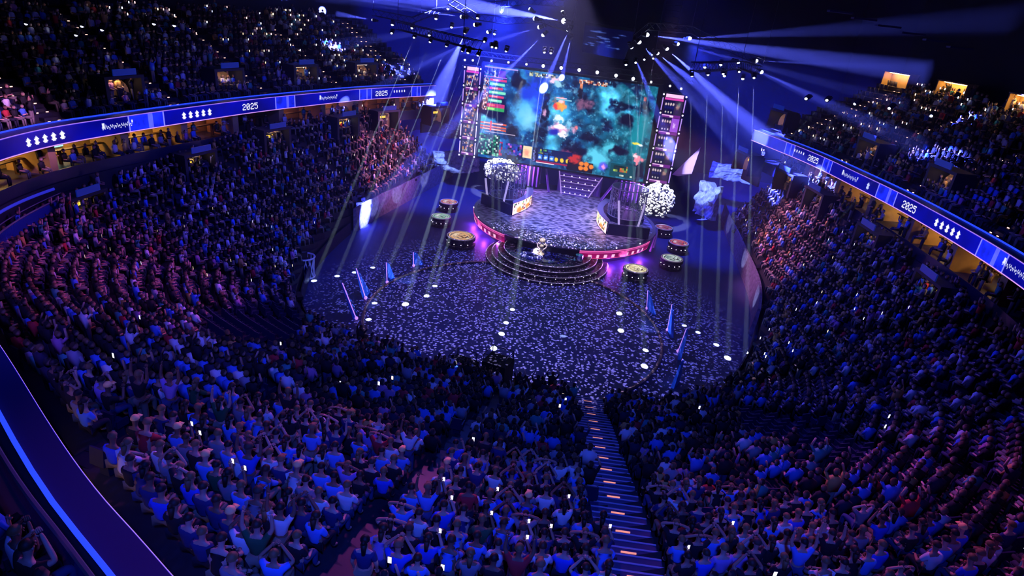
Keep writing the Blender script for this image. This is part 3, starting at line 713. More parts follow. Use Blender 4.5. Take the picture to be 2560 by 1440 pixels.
# ------------------------------------------------------------------ aisles: lit step edges
step_warm = mat('step_light_warm', (1, .6, .5), .5, emit=(1, .5, .38), es=3)
step_near = mat('step_light_amber', (1, .5, .3), .5, emit=(1, .32, .18), es=.9)
step_white = mat('step_edge_paint', (.55, .5, .7), .5)
tread = mat('aisle_tread_shaded', (.012, .012, .03), .5); tread_near = mat('aisle_tread_lit', (.07, .06, .16), .45)  # lit and dark copies of one tread; aisle brightness is put into the colour
def step_frames(s, up):
    out = []
    if up:
        r, n, i, zb = at_s(s)
        for k in range(NUP*2):
            off = UO+(k//2)*UD+(UD*.75 if k % 2 else UD*.25); p = r+n*off; out.append((p[0], p[1], UZ+(k//2)*UR+(UR/2 if k % 2 else 0), atan2(n[0], -n[1])))
    else:
        o, d, L, zb, rise = low_geo(s)
        for k in range(int(L/RD)*2+1):
            p = o+d*(k*RD/2+RD/4); out.append((p[0], p[1], zb-rise*(k//2)+(rise/2 if k % 2 == 0 and k else 0), atan2(-d[0], d[1])))
    return out
for n_, a in enumerate(AISLES+UAISLES):
    up = n_ >= len(AISLES); fr = [f for f in step_frames(a, up) if vis(f[:3], 80)]
    if len(fr) < 5: continue
    hw = .45; isn = abs(a-S_NEAR) < .1 and not up
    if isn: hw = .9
    side = 'left' if fr[0][0] < -2 else 'right'
    idx = n_ if not up else n_-len(AISLES)
    lab = 'wide lit stair aisle with violet step edges at bottom centre right' if isn else f'{"upper tier" if up else "lower bowl"} stair aisle on the {side}, {ordn(idx)} counted anticlockwise from stage left'
    t = empty('stair_aisle', (0, 0, 0), label=lab, cat='stairs', group='stair aisles of the stands')
    m = MB(); e = MB(); l = MB()
    for k, (x, y, z, yw) in enumerate(fr):
        m.box((x, y, z-.09), (2*hw, RD/2+.02, .24), rz=yw)
        if isn: e.box((x+sin(yw)*(-RD/4+.03), y-cos(yw)*(-RD/4+.03), z+.04), (2*hw, .05, .02), rz=yw)
        if (isn and k % 3 == 0) or (up and k % 2 == 0): 
            sd_ = hw*.75 if not isn else 0
            for sg in ((1,) if isn else (-1, 1)): l.box((x+cos(yw)*sd_*sg, y+sin(yw)*sd_*sg, z+.05), (.45 if isn else .16, .04, .04), rz=yw)
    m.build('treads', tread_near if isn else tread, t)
    if e.v: e.build('edge_trim', step_white, t)
    if l.v: l.build('step_lights', step_near if isn else step_warm, t)
# ------------------------------------------------------------------ stage
SX, SY, SRAD, SZ = 0.0, 22.05, 9.6, 1.8
def deck_mat():  # speckle thrown by the gobo lights is put into the deck's base colour
    m = bpy.data.materials.new('stage_deck_gobo_paint'); m.use_nodes = True; nt = m.node_tree; b = nt.nodes['Principled BSDF']
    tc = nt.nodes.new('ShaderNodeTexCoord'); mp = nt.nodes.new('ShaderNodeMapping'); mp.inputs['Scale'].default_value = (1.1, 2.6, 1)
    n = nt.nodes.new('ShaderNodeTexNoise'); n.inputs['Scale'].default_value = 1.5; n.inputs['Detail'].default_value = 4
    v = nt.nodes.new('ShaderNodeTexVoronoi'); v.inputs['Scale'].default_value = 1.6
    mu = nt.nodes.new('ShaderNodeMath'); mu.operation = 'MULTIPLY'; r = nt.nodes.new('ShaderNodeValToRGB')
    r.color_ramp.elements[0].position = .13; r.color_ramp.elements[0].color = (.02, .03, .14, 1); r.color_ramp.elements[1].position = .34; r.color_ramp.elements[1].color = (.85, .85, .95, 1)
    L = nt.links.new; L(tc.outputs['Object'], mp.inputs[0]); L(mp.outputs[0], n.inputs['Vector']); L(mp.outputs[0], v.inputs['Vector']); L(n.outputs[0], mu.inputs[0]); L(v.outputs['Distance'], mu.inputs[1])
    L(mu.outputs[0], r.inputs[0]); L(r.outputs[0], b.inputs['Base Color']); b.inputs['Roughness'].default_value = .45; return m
stage = empty('round_stage', (SX, SY, 0), label='big round raised stage with pink lit rim in front of the giant screen', cat='stage')
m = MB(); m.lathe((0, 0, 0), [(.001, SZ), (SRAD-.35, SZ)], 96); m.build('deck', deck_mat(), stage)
m = MB(); m.lathe((0, 0, 0), [(SRAD-.35, SZ), (SRAD-.35, SZ+.06), (SRAD, SZ+.06), (SRAD, SZ-.12)], 96); m.build('rim', mat('stage_rim', (.25, .22, .35), .35, .3), stage)
m = MB(); m.lathe((0, 0, 0), [(SRAD-.08, SZ-.12), (SRAD-.3, .75), (SRAD-1.2, .6), (SRAD-1.2, 0)], 96); m.build('skirt', mat('stage_skirt', (.012, .01, .03), .3), stage)
def rim_panel(a0, a1, seed, nm, lbl):
    h, w = 16, int(abs(a1-a0)*SRAD*12); P = Paint(h, w, (120, 8, 70)); n = fbm(h, w, 12, seed); P.a *= (.6+.8*n)[..., None]
    P.a[:2] = np.array((255, 110, 190))/255.; P.a[3:5] = np.array((255, 90, 190))/255.*.8; P.a[-2:] = np.array((200, 60, 120))/255.
    for k in range(8):
        c = (.1+.09*k if k < 4 else .2+.09*k); P.rect(c, .5, c+.035, .85, (255, 190, 225))
    P.blob(.52, .6, .07, .5, (255, 90, 180)); P.rect(.48, .7, .56, .95, (255, 170, 220), .7)
    def fn(u, v):
        a = a0+(a1-a0)*u; r = SRAD+.03-v*.16; return np.column_stack([r*np.cos(a), r*np.sin(a), SZ-.1-v*.85])
    led(nm, P, fn, 1.15, stage, label=lbl)
rim_panel(radians(187), radians(243), 3, 'rim_display', 'pink lit rim display on the left')
rim_panel(radians(288), radians(342), 5, 'rim_display', 'pink lit rim display on the right')
m = MB()
for a in list(range(196, 345, 19)): m.ball((SRAD*cos(radians(a)), SRAD*sin(radians(a)), SZ+.12), .07, 6, 4)
m.build('rim_bulbs', mat('white_bulb', (1, 1, 1), .4, emit=(.85, .75, 1), es=2), stage)
m = MB(); m.path([(SRAD*1.002*cos(radians(a)), SRAD*1.002*sin(radians(a)), SZ+.02) for a in range(243, 289, 3)], .07); m.build('front_edge', mat('tan_edge', (.5, .4, .35), .4), stage)
m = MB()
for a in (-16, -8, 0):
    m.path([((SRAD+.12)*cos(radians(a+k)), (SRAD+.12)*sin(radians(a+k)), .5+.22*k) for k in range(0, 7)], .12)
m.build('curved_trim', mat('pearl_trim', (.65, .5, .6), .3), stage)
# stepped front podium
pod = empty('stepped_podium', (0, 13.2, 0), label='four ringed round steps with a white medallion before the stage', cat='podium')
dk = mat('brown_step', (.05, .03, .035), .3); edge = mat('chrome_glow_edge', (.8, .72, .75), .3, .2, emit=(.5, .4, .5), es=.22); dkb = mat('dark_blue_gloss', (.01, .012, .09), .12)  # chrome edges are no lamps; a faint glow is added so they show pale
for k in range(4):
    R_ = 5.75-.55*k; z = .27*(k+1)
    m = MB(); m.lathe((0, 0, 0), [(.001, z), (R_, z), (R_, z-.27)], 72, pi*.9, pi*2.1) ; m.build('step', dk, pod)
    m = MB(); m.path([(R_*1.002*cos(a), R_*1.002*sin(a), z+.01) for a in np.linspace(pi*.92, pi*2.08, 60)], .035); m.build('step_edge', edge, pod)
m = MB()
for a in range(255, 345, 10): m.ball((5.77*cos(radians(a)), 5.77*sin(radians(a)), .15), .045, 6, 4); m.ball((5.22*cos(radians(a+4)), 5.22*sin(radians(a+4)), .42), .035, 6, 4)
m.build('step_bulbs', MATS['white_bulb'], pod)
m = MB(); m.lathe((-.3, -1.6, 1.09), [(.001, .05), (1.75, .05), (1.9, 0)], 40, sx=1.3); m.build('top_plate', dkb, pod)
m = MB(); m.lathe((-.75, -1.15, 1.14), [(.001, .22), (.52, .22), (.62, .12), (.66, 0)], 28); m.build('medallion', mat('cream_medallion', (.9, .8, .75), .4), pod)
m = MB(); m.lathe((-1.1, -2.35, 1.12), [(.55, 0), (.55, .12), (.95, .12), (1.0, 0)], 28, sx=1.1, sy=.7); m.build('white_ring', mat('white_gloss', (.75, .78, .9), .25), pod)
m = MB(); m.box((2.1, -1.2, 1.3), (2.0, .12, .12), rz=-.05); m.box((2.0, -1.9, 1.3), (1.9, .12, .12), rz=-.22); m.box((2.7, -1.55, 1.3), (.12, .9, .12), rz=.2); m.tube((3.1, -1.3, 1.15), (3.1, -1.3, 1.65), .4, .35, 10); m.build('chrome_frame', mat('chrome', (.7, .8, .85), .15, .9), pod)
t = empty('trophy', (-.35, 11.45, 1.2), label='pale gold trophy with open ring above the stepped podium', cat='trophy')
m = MB(); m.lathe((0, 0, 0), [(.001, 0), (.35, 0), (.3, .12), (.1, .2), (.08, .55), (.16, .62)], 20); m.build('stem', mat('pale_gold', (.9, .75, .55), .25, .7), t, smooth=True)
m = MB(); m.path([(.42*cos(a), 0, .85+.36*sin(a)) for a in np.linspace(0, 2*pi, 25)[:-1]], .06, closed=True); m.build('ring', mat('silver_pink', (.85, .7, .8), .25, .5), t)
m = MB(); m.lathe((0, 0, 1.1), [(.05, 0), (.25, .1), (.28, .35), (.2, .42), (.001, .44)], 20); m.ball((0, 0, .85), .2, 12, 8); m.build('cup', MATS['pale_gold'], t, smooth=True)
# side pods like round bumpers
PODS = [((1122, 505), 1.05, 'red and white topped', 'upper left, farthest from camera'), ((1103, 541), 1.05, 'teal and white topped', 'left, second from the back'), ((1152, 590), 1.4, 'orange medallion topped', 'left, nearest the stepped podium'),
        ((1590, 672), 1.15, 'cream medallion topped', 'right, nearest the stepped podium'), ((1680, 646), 1.1, 'white ring topped', 'right, second from the front'), ((1697, 607), 1.05, 'red ringed', 'right, third from the front'), ((1660, 569), 1.0, 'dim red ringed', 'right, farthest from camera')]
PC = [((.8, .25, .2), (.8, .75, .8)), ((.3, .6, .5), (.75, .75, .8)), ((.85, .45, .2), (.9, .7, .5)), ((.9, .8, .55), (.6, .5, .25)), ((.7, .8, .8), (.2, .3, .3)), ((.6, .06, .08), (.7, .5, .6)), ((.35, .05, .12), (.5, .35, .5))]
for k, (px, R_, cl, wh) in enumerate(PODS):
    p = atz(px[0], px[1], .95); hb = .95
    t = empty('round_pod', (p[0], p[1], 0), label=f'{cl} round pod beside the stage, {wh}', cat='podium')
    m = MB(); m.lathe((0, 0, 0), [(R_*1.0, 0), (R_*1.05, .3), (R_*.9, .34), (R_*.9, .62), (R_*1.02, .7), (R_*1.02, hb), (R_*.8, hb+.02), (.001, hb+.02)], 36); m.build('drum', mat('pod_black', (.015, .008, .015), .3), t)
    P = Paint(44, 44, tuple(int(255*c**.4545) for c in PC[k][0])); P.speck(0, 0, 1, 1, [tuple(int(255*c**.4545) for c in PC[k][1]), tuple(int(255*c**.4545) for c in PC[k][0]), (60, 30, 40)], .55, 3)
    P.blob(.5, .5, .3, .3, tuple(int(255*c**.4545) for c in PC[k][1]), .7)
    def fn(u, v, R_=R_):
        r = v*R_*.82; a = u*2*pi; return np.column_stack([r*np.cos(a), r*np.sin(a), np.full_like(u, hb+.05)])
    led('lit_top', P, fn, .9 if k != 3 else 1.2, t)
    m = MB(); m.path([(R_*.92*cos(a), R_*.92*sin(a), hb+.04) for a in np.linspace(0, 2*pi, 30)[:-1]], .045, closed=True); m.build('top_ring', edge, t)
    m = MB()
    for a in range(200, 345, 30): m.ball((R_*.93*cos(radians(a)), R_*.93*sin(radians(a)), .48), .045, 6, 4)
    m.build('bulbs', MATS['white_bulb'], t)
# player booths: desk, cage, posts
portr = [(235, 220, 200), (200, 60, 60), (240, 150, 60), (40, 30, 60), (255, 200, 190), (90, 160, 110), (60, 20, 40)]
def booth(side, pts, dark, cage, posts):
    s_ = side
    t = empty('desk_booth', (0, 0, 0), label=f'curved player desk with bright portrait panel on {s_} side of the stage', cat='desk')
    C_ = np.array(pts, float); Q = catmull(C_, 10); L = np.concatenate([[0], np.cumsum(np.hypot(*np.diff(Q, axis=0).T))]); Hh = 1.25
    P = Paint(26, int(L[-1]*16), (250, 185, 200)); P.speck(.04, .12, .96, .9, portr, .55, 4)
    for q in range(3): P.blob(.2+.28*q, .45, .09, .35, (250, 225, 190), 1, .5, .3); P.blob(.2+.28*q, .72, .1, .3, (200, 120, 60), .8)
    if s_ == 'right': P.rect(.35, .1, .95, .92, (250, 230, 160), .6)
    def fn(u, v):
        a = u*L[-1]; return np.column_stack([np.interp(a, L, Q[:, 0]), np.interp(a, L, Q[:, 1]), SZ+.08+Hh*(1-v)])
    led('portrait_panel', P, fn, 2.3, t)
    cx, cy_ = cage
    m = MB(); top = []
    for i in range(len(Q)):
        d = np.array([cx, cy_])-Q[i]; d /= np.linalg.norm(d); top.append((Q[i, 0]-d[0]*.12, Q[i, 1]-d[1]*.12, d[0], d[1], SZ))
    m.sweep(top, [(0, 1.33), (0, 1.4), (.75, 1.4), (.75, 1.33)]); m.build('desk_top', mat('lilac_top', (.5, .42, .7), .4), t)
    m = MB(); m.sweep(top, [(.16, 0), (.16, 1.32), (.5, 1.32), (.5, 0)]); m.build('desk_body', MATS['dark_blue_gloss'], t)
    m = MB(); a, b = dark; d = np.array(b)-np.array(a); Ld = hypot(*d); m.box(((a[0]+b[0])/2, (a[1]+b[1])/2, SZ+.55), (Ld, .25, 1.1), rz=atan2(d[1], d[0])); m.build('back_panel', mat('navy_panel', (.01, .012, .07), .5), t)
    c = empty('lattice_booth', (cx, cy_, SZ), label=f'round lattice glass booth on {s_} side of the stage', cat='booth')
    R_, h = 1.9, 3.0
    m = MB(); m.lathe((0, 0, .5), [(R_*.97, 0), (R_*.97, h-.1)], 40); m.build('glass_wall', mat('booth_glass', (.2, .22, .5), .15, alpha=.28), c)
    m = MB()
    for k in range(26): a = 2*pi*k/26; m.tube((R_*cos(a), R_*sin(a), .5), (R_*cos(a), R_*sin(a), .5+h), .03, n=5)
    for z in (.5, .5+h): m.path([(R_*cos(a), R_*sin(a), z) for a in np.linspace(0, 2*pi, 30)[:-1]], .06, closed=True)
    m.build('lattice_bars', mat('pale_bars', (.55, .55, .7), .4), c)
    m = MB(); r_ = random.Random(3)
    for k in range(70):
        a, z = r_.uniform(0, 2*pi), r_.uniform(.7, h+.3); rr = r_.uniform(.1, .24); q = [(R_*1.01*cos(a+rr/R_*cos(b)), R_*1.01*sin(a+rr/R_*cos(b)), z+rr*sin(b)) for b in np.linspace(0, 2*pi*.8, 9)]; m.path(q, .03, 4)
    m.build('scroll_ornament', mat('scroll_white', (.7, .72, .8), .5), c)
    m = MB(); m.lathe((0, 0, .5+h), [(.001, .25), (R_*.6, .2), (R_*1.03, 0)], 32); 
    m.build('roof', mat('booth_roof', (.3, .3, .5), .4, alpha=.45), c)
    m = MB(); m.lathe((0, 0, .0), [(R_*1.05, 0), (R_*1.05, .5), (.001, .5)], 32); m.build('plinth', MATS['navy_panel'], c)
    for a, b in posts:
        m = MB(); m.tube(a, b, .11); m.build('light_post', mat('lilac_post', (.75, .65, .9), .4, emit=(.6, .5, .9), es=.6), label=f'pale lilac leaning post at x {a[0]:.0f} before the {s_} lattice booth'.replace(f' at x {a[0]:.0f}', ' nearer the centre' if abs(a[0]) < 7 else ' nearer the edge'), cat='post', group='leaning posts at the booths')
cl = atz(1266, 498, SZ); cr = atz(1562, 548, SZ)
def post(b, t_, Y): 
    p = atz(*b, SZ+.0); q = aty(*t_, p[1]-.1); return (tuple(p), tuple(q))
booth('left', [(-5.0, 19.1), (-4.3, 21.4), (-4.05, 23.6), (-4.5, 25.9)], ((-9.0, 21.6), (-5.15, 19.15)), (cl[0], cl[1]), [post((1219, 503), (1214, 446), 0), post((1257, 514), (1271, 454), 0)])
booth('right', [(4.75, 18.3), (3.7, 20.8), (3.3, 23.4), (3.8, 26.4)], ((4.9, 18.5), (8.9, 19.2)), (cr[0], cr[1]), [post((1547, 563), (1547, 502), 0), post((1595, 566), (1612, 512), 0)])
# ------------------------------------------------------------------ giant screen
YS = 30.8
TL, TR, BL, BR = (-12.4, YS, 15.0), (7.05, YS, 15.0), (-12.4, YS, 4.55), (7.3, YS, 4.55)
H_, W_ = 220, 410
P = Paint(H_, W_, (14, 70, 130)); n1 = fbm(H_, W_, 60, 21); n2 = fbm(H_, W_, 26, 33); n3 = fbm(H_, W_, 9, 45)
P.mix(np.clip((P.u-.35)*2, 0, 1)*.8, (12, 88, 100)); P.mix((n1-.54)*5, (70, 175, 220)); P.mix((.47-n2)*7, (6, 24, 60)); P.mix((n3-.56)*3*.6, (130, 200, 225))
P.a *= (.45+1.1*fbm(H_, W_, 16, 77))[..., None]; P.mix((fbm(H_, W_, 5, 91)-.66)*4, (110, 190, 220)); P.blob(.3, .25, .1, .25, (20, 60, 215), .9); P.blob(.33, .38, .06, .2, (30, 70, 230), .8); P.blob(.26, .45, .09, .2, (80, 180, 240), .9); P.blob(.29, .5, .08, .15, (130, 210, 245), .5)
P.blob(.72, .8, .08, .14, (90, 200, 230), .9); P.blob(.78, .68, .05, .1, (80, 190, 215), .8); P.blob(.93, .5, .07, .3, (20, 130, 150), .7)
for (u, v, a, b) in [(.22, .14, .06, .07), (.62, .25, .06, .1), (.85, .38, .06, .08), (.84, .7, .06, .06), (.56, .78, .1, .07), (.08, .49, .1, .08), (.2, .7, .06, .1), (.66, .62, .06, .04), (.5, .88, .06, .08), (.38, .42, .03, .16), (.95, .9, .05, .12)]: P.blob(u, v, a, b, (10, 14, 40), .92, .5, .7)
P.blob(.61, .27, .05, .07, (120, 80, 110), .6, .4, 1.0); P.blob(.54, .82, .06, .05, (110, 50, 90), .6, .4, 1.)
P.blob(.455, .31, .05, .075, (240, 130, 90), 1, .4, .8); P.blob(.47, .33, .03, .05, (250, 170, 60), .9, .4, .8); P.blob(.44, .33, .02, .04, (230, 60, 50), .9); P.blob(.47, .27, .02, .03, (255, 200, 210), .9)
P.blob(.465, .46, .03, .05, (215, 235, 245), .9, .4, .9); P.blob(.475, .56, .075, .06, (220, 160, 200), .9, .35, .9); P.blob(.48, .54, .05, .03, (250, 235, 245), .9, .4, .8); P.blob(.45, .6, .04, .05, (40, 40, 170), .9); P.blob(.5, .62, .03, .05, (235, 230, 245), .9, .4, .9); P.blob(.53, .5, .02, .06, (130, 200, 235), .8)
P.blob(.38, .42, .015, .05, (200, 150, 190), .8); P.blob(.575, .53, .015, .03, (230, 120, 130), .8); P.rect(.44, .235, .5, .245, (240, 190, 220)); P.rect(.44, .25, .53, .262, (120, 190, 210))
P.speck(.27, .02, .42, .062, [(235, 240, 190), (250, 250, 230), (170, 180, 130), (60, 60, 60)], .85, 3); P.blob(.42, .07, .045, .05, (240, 200, 225), .9, .4, .9); P.blob(.44, .11, .04, .04, (150, 205, 225), .8, .4, .9)
P.speck(.56, .03, .72, .07, [(250, 190, 140), (255, 230, 220), (190, 90, 60), (40, 30, 60)], .85, 3); P.rect(.565, .07, .58, .13, (240, 140, 90)); P.blob(.575, .17, .02, .07, (20, 16, 30), 1)
P.rect(0, .012, .2, .028, (170, 150, 230)); P.speck(0, .03, .08, .1, [(120, 140, 220), (40, 40, 120), (20, 30, 90)], .8, 3); P.rect(.085, .045, .13, .12, (90, 40, 210)); P.glyphs(.055, .05, 14, '1', (240, 240, 255)); P.rect(.0, .115, .14, .125, (180, 110, 230))
for k in range(6):
    v = .135+.043*k; c = (215, 60, 110) if k % 2 == 0 else (120, 225, 190); P.rect(.04, v, .14-.01*(k % 3), v+.026, c); P.rect(.055, v+.006, .09, v+.018, (240, 225, 230), .7)
P.rect(.03, .395, .14, .435, (190, 45, 110)); P.rect(.04, .405, .08, .425, (255, 120, 110), .8); P.rect(.03, .435, .14, .475, (50, 160, 80)); P.rect(.04, .443, .08, .463, (190, 240, 120), .8)
P.speck(0, .135, .035, .475, [(235, 190, 200), (240, 225, 230), (200, 130, 90), (60, 40, 70)], .9, 3)
for v in (.6, .635, .665): P.rect(0, v, .16, v+.018, (210, 90, 50)); P.rect(.02, v+.005, .13, v+.012, (250, 220, 210), .8)
P.rect(.06, .58, .07, .69, (220, 50, 30)); P.rect(.03, .7, .22, .71, (210, 190, 220), .8)
P.rect(0, .735, .13, .97, (16, 60, 50)); P.speck(0, .735, .13, .97, [(50, 170, 120), (130, 220, 190), (10, 40, 40), (12, 30, 30), (220, 240, 230), (20, 90, 70)], .95, 4)
P.speck(.13, .78, .15, .95, [(220, 60, 110), (60, 40, 90)], .7, 4); P.speck(.17, .8, .27, .93, [(60, 60, 200), (30, 80, 190), (190, 90, 190), (16, 20, 80)], .9, 5)
P.rect(.275, .8, .33, .93, (245, 215, 170)); P.blob(.3, .87, .025, .05, (250, 160, 130), .8); P.rect(.335, .8, .36, .96, (16, 18, 60)); P.speck(.34, .82, .356, .95, [(120, 130, 220)], .6, 3)
P.rect(.36, .8, .57, .93, (16, 30, 80)); P.speck(.37, .81, .45, .86, [(90, 170, 90), (200, 210, 90), (40, 90, 170)], .7, 4)
for k in range(3): P.rect(.37+.035*k, .87, .395+.035*k, .925, (50, 110, 210)); P.blob(.38+.035*k, .9, .012, .02, (200, 225, 250))
for k in range(3): P.blob(.48+.034*k, .9, .014, .03, (250, 200, 50), 1, .4, .2)
P.rect(.36, .935, .55, .955, (150, 30, 70)); P.rect(.36, .955, .47, .965, (240, 220, 235)); P.rect(.55, .88, .7, .99, (24, 18, 30))
for (u, v) in ((.63, .9), (.66, .9), (.63, .95), (.66, .95), (.69, .92)): P.blob(u, v, .018, .03, (240, 130, 40), 1, .4, .2)
P.blob(.59, .86, .04, .06, (190, 50, 40), .9, .5, .8); P.blob(.76, .9, .03, .06, (90, 90, 230), .9); P.blob(.76, .9, .015, .03, (230, 150, 220), .9)
P.rect(.8, .84, .95, .98, (10, 70, 80)); P.speck(.82, .86, .9, .93, [(230, 120, 60), (160, 200, 80), (20, 60, 60)], .8, 5); P.speck(.81, .955, .96, .975, [(220, 240, 220), (30, 80, 80)], .6, 5)
P.blob(.93, .6, .03, .015, (245, 215, 70)); P.blob(.95, .61, .02, .015, (230, 240, 240)); P.blob(.95, .76, .03, .06, (235, 130, 150), .9, .4, .8); P.blob(.93, .73, .02, .03, (250, 210, 220), .8); P.rect(.93, .12, .945, .16, (240, 90, 80), .6)
t = empty('giant_screen', (0, YS, 4.5), label='giant LED screen showing a teal game map above the stage', cat='screen')
scr = led('display', P, lambda u, v: quadfn(TL, TR, BL, BR)(u, v)-np.array([0, YS, 4.5]), 1.3, t)
m = MB(); m.box((-2.6, .32, 5.3), (20.3, .6, 10.9)); m.build('cabinet', MATS['black_paint'], t)
def tower(side, x0, x1, z0, z1, cols):
    cx = (x0+x1)/2; t = empty('portrait_tower', (cx, YS, z0), label=f'tall narrow LED tower of team portraits on {side} side of the giant screen', cat='screen')
    hw = (x1-x0)/2-.28; h = z1-z0; Hn = 230; Wn = int(Hn*2*hw/h)
    P = Paint(Hn, Wn, (40, 10, 50)); P.rect(.05, .0, .95, .04, (250, 200, 240)); P.rect(0, .045, 1, .065, (220, 70, 170))
    for k in range(5):
        v = .07+.186*k
        P.rect(.04, v, .58, v+.15, (14, 12, 50)); 
        for q in range(4): P.blob(.12+.13*q, v+.04, .06, .022, (215, 190, 190), 1, .5, .3); P.blob(.12+.13*q, v+.075, .07, .022, (24, 26, 100), .9, .5, .3)
        for q in range(3): P.blob(.16+.15*q, v+.125, .05, .014, (220, 215, 200), .9, .5, .3)
        if side == 'right' and k == 1: P.rect(.58, v, .98, v+.15, (150, 80, 210)); P.blob(.77, v+.08, .09, .035, (225, 190, 250), .9, .4, .8)
        else: P.rect(.58, v, .98, v+.15, (50, 40, 60)); P.blob(.76, v+.06, .13, .04, (170, 130, 120) if side == 'right' else (190, 150, 150), .9, .5, .4); P.blob(.8, v+.03, .12, .03, (100, 120, 110), .6); P.blob(.74, v+.11, .1, .03, (60, 40, 80), .9)
        if side == 'left': P.speck(.1, v, .95, v+.15, [(240, 220, 220), (200, 110, 150), (30, 30, 80), (20, 20, 60), (240, 160, 60)], .28, 4)
        P.rect(0, v+.152, 1, v+.184, (110, 40, 130)); P.rect(.02, v+.156, .6, v+.163, (240, 190, 240)); P.rect(.42, v+.16, .62, v+.18, (255, 225, 245))
    led('portrait_display', P, lambda u, v: np.column_stack([-hw+2*hw*u, np.full_like(u, 0.), h*(1-v)]), 1.15, t)
    m = MB(); m.box((0, .25, h/2), (x1-x0, .4, h+.3)); m.build('casing', MATS['black_paint'], t)
    for sx in (-1, 1):
        m = MB(); xx = sx*((x1-x0)/2-.08)
        for k in range(5): m.tube((xx, -.08, h*(.02+.2*k)), (xx, -.08, h*(.155+.2*k)), .06, n=6)
        m.build('edge_tube', mat('violet_neon', (.4, .3, .6), .3, emit=(.5, .3, .85), es=1.0), t)
        m = MB()
        for k in range(6): m.ball((xx, -.1, h*(-.01+.2*k)), .1, 6, 4)
        m.build('edge_bulbs', MATS['white_bulb'], t)
tower('left', -14.8, -12.75, 4.5, 14.55, None); tower('right', 7.65, 10.2, 4.75, 14.45, None)
# truss and blinders above the screen
def truss(m, a, b, w=.5):
    a, b = Vector(a), Vector(b); d = (b-a); L = d.length; d.normalize(); s1 = d.cross(Vector((0, 0, 1))).normalized()*w/2; s2 = Vector((0, 0, w/2))
    cs = [s1+s2, s1-s2, -s1-s2, -s1+s2]
    for c in cs: m.tube(a+c, b+c, .035, n=5)
    n = max(2, int(L/w))
    for k in range(n):
        p, q = a+d*(L*k/n), a+d*(L*(k+1)/n)
        for i in range(4): m.tube(p+cs[i], q+cs[(i+1) % 4], .018, n=4)
blackal = mat('black_truss', (.02, .02, .025), .5)
t = empty('lighting_truss', (0, 0, 0), label='straight black truss carrying a row of white lamps above the giant screen', cat='truss'); m = MB(); truss(m, (-15.5, 31.6, 16.0), (10.5, 31.6, 16.0)); 
for x in (-12, -3, 6): m.tube((x, 31.6, 16.2), (x, 31.6, 31), .03, n=4)
m.build('frame', blackal, t)
blind = mat('blinder_white', (1, 1, 1), .4, emit=(.7, .78, 1), es=14)
BL_ = [(1162, 150), (1182, 151), (1229, 152), (1271, 156), (1316, 161), (1358, 165), (1403, 170), (1448, 175), (1493, 181), (1540, 189), (1583, 197), (1628, 205), (1675, 215), (1703, 222)]
for k, q in enumerate(BL_):
    p = aty(*q, 31.2); big = 5 <= k <= 10; r_ = .17 if big else .11
    t = empty('blinder_lamp', tuple(p), label=f'{"bright" if big else "small"} white lamp above the giant screen, {ordn(k)} from left', cat='lamp', group='lamps above the giant screen')
    m = MB(); m.lathe((0, 0, 0), [(.001, 0), (r_*1.2, 0), (r_*1.2, .3), (.001, .3)], 12); m.v = [(v[0], v[2]+.05, v[1]) for v in m.v]; m.tube((0, .2, .1), (0, .35, 16.0-p[2]), .03); m.build('housing', black, t)
    m = MB(); m.ball((0, 0, 0), r_, 10, 6); m.build('bulb', blind, t)
# ------------------------------------------------------------------ arch, stairs, slats behind the stage
purple = mat('purple_scenic', (.4, .2, .75), .6)
t = empty('scenic_gate', (0, 0, 0), label='purple scenic gate framing the stairs under the screen', cat='gate')
m = MB(); m.box((-.3, 34.4, 4.35), (10.6, .5, .7)); m.box((-5.3, 34.2, 3), (.5, .5, 3)); m.box((4.8, 34.2, 3), (.5, .5, 3)); m.box((-3.9, 31.9, 2.95), (.22, 5, .2), rz=.32, tilt=.4); m.box((3.7, 31.9, 2.95), (.22, 5, .2), rz=-.32, tilt=.4); m.build('frame', purple, t)
m = MB(); m.add([(-5.2, 34, 1.7), (-2.9, 34, 1.7), (-2.9, 34, 4.1), (-5.2, 34, 4.1)], [(0, 1, 2, 3)]); m.add([(2.5, 34, 1.7), (4.7, 34, 1.7), (4.7, 34, 4.1), (2.5, 34, 4.1)], [(0, 1, 2, 3)]); m.build('side_panel', mat('deep_blue_panel', (.01, .02, .3), .4), t)
t = empty('lit_staircase', (-.15, 0, 0), label='lilac staircase widening upwards with rows of light dots behind stage', cat='stairs')
m = MB(); l = MB(); e = MB()
for k in range(9):
    y = 30.2+.42*k; z = 1.8+.23*k; hw = 1.55+.14*k; m.box((0, y+.21, z/2+.1), (2*hw, .42, z+.23)); 
    if k % 2 == 0:
        e.box((0, y-.005, z+.19), (2*hw, .04, .06))
        for q in range(5): l.ball((-hw*.8+q*hw*.4, y+.05, z+.27), .07, 6, 4)
m.build('treads', mat('lilac_tread', (.3, .2, .65), .6), t); e.build('nosing', mat('lilac_nosing', (.8, .65, 1), .4, emit=(.6, .4, .9), es=.5), t); l.build('step_lights', MATS['white_bulb'], t)
m = MB()
for sx in (-1, 1): m.tube((sx*1.6, 30.1, 1.9), (sx*2.8, 34, 4.0), .07)
m.build('side_rail', MATS['lilac_nosing'], t)
for sd, xs in (('left', [-7.6+.5*k for k in range(6)]), ('right', [4.9+.5*k for k in range(6)])):
    t = empty('slatted_screen', (0, 0, 0), label=f'purple vertical slats {sd} of the scenic gate', cat='screen wall'); m = MB()
    for x in xs: m.box((x, 31.9, 3.4), (.16, .3, 3.4))
    m.build('slats', purple, t); m = MB(); m.box(((xs[0]+xs[-1])/2, 32.2, 3.4), (3.0, .1, 3.4)); m.build('backing', mat('dark_purple', (.06, .02, .16), .7), t)
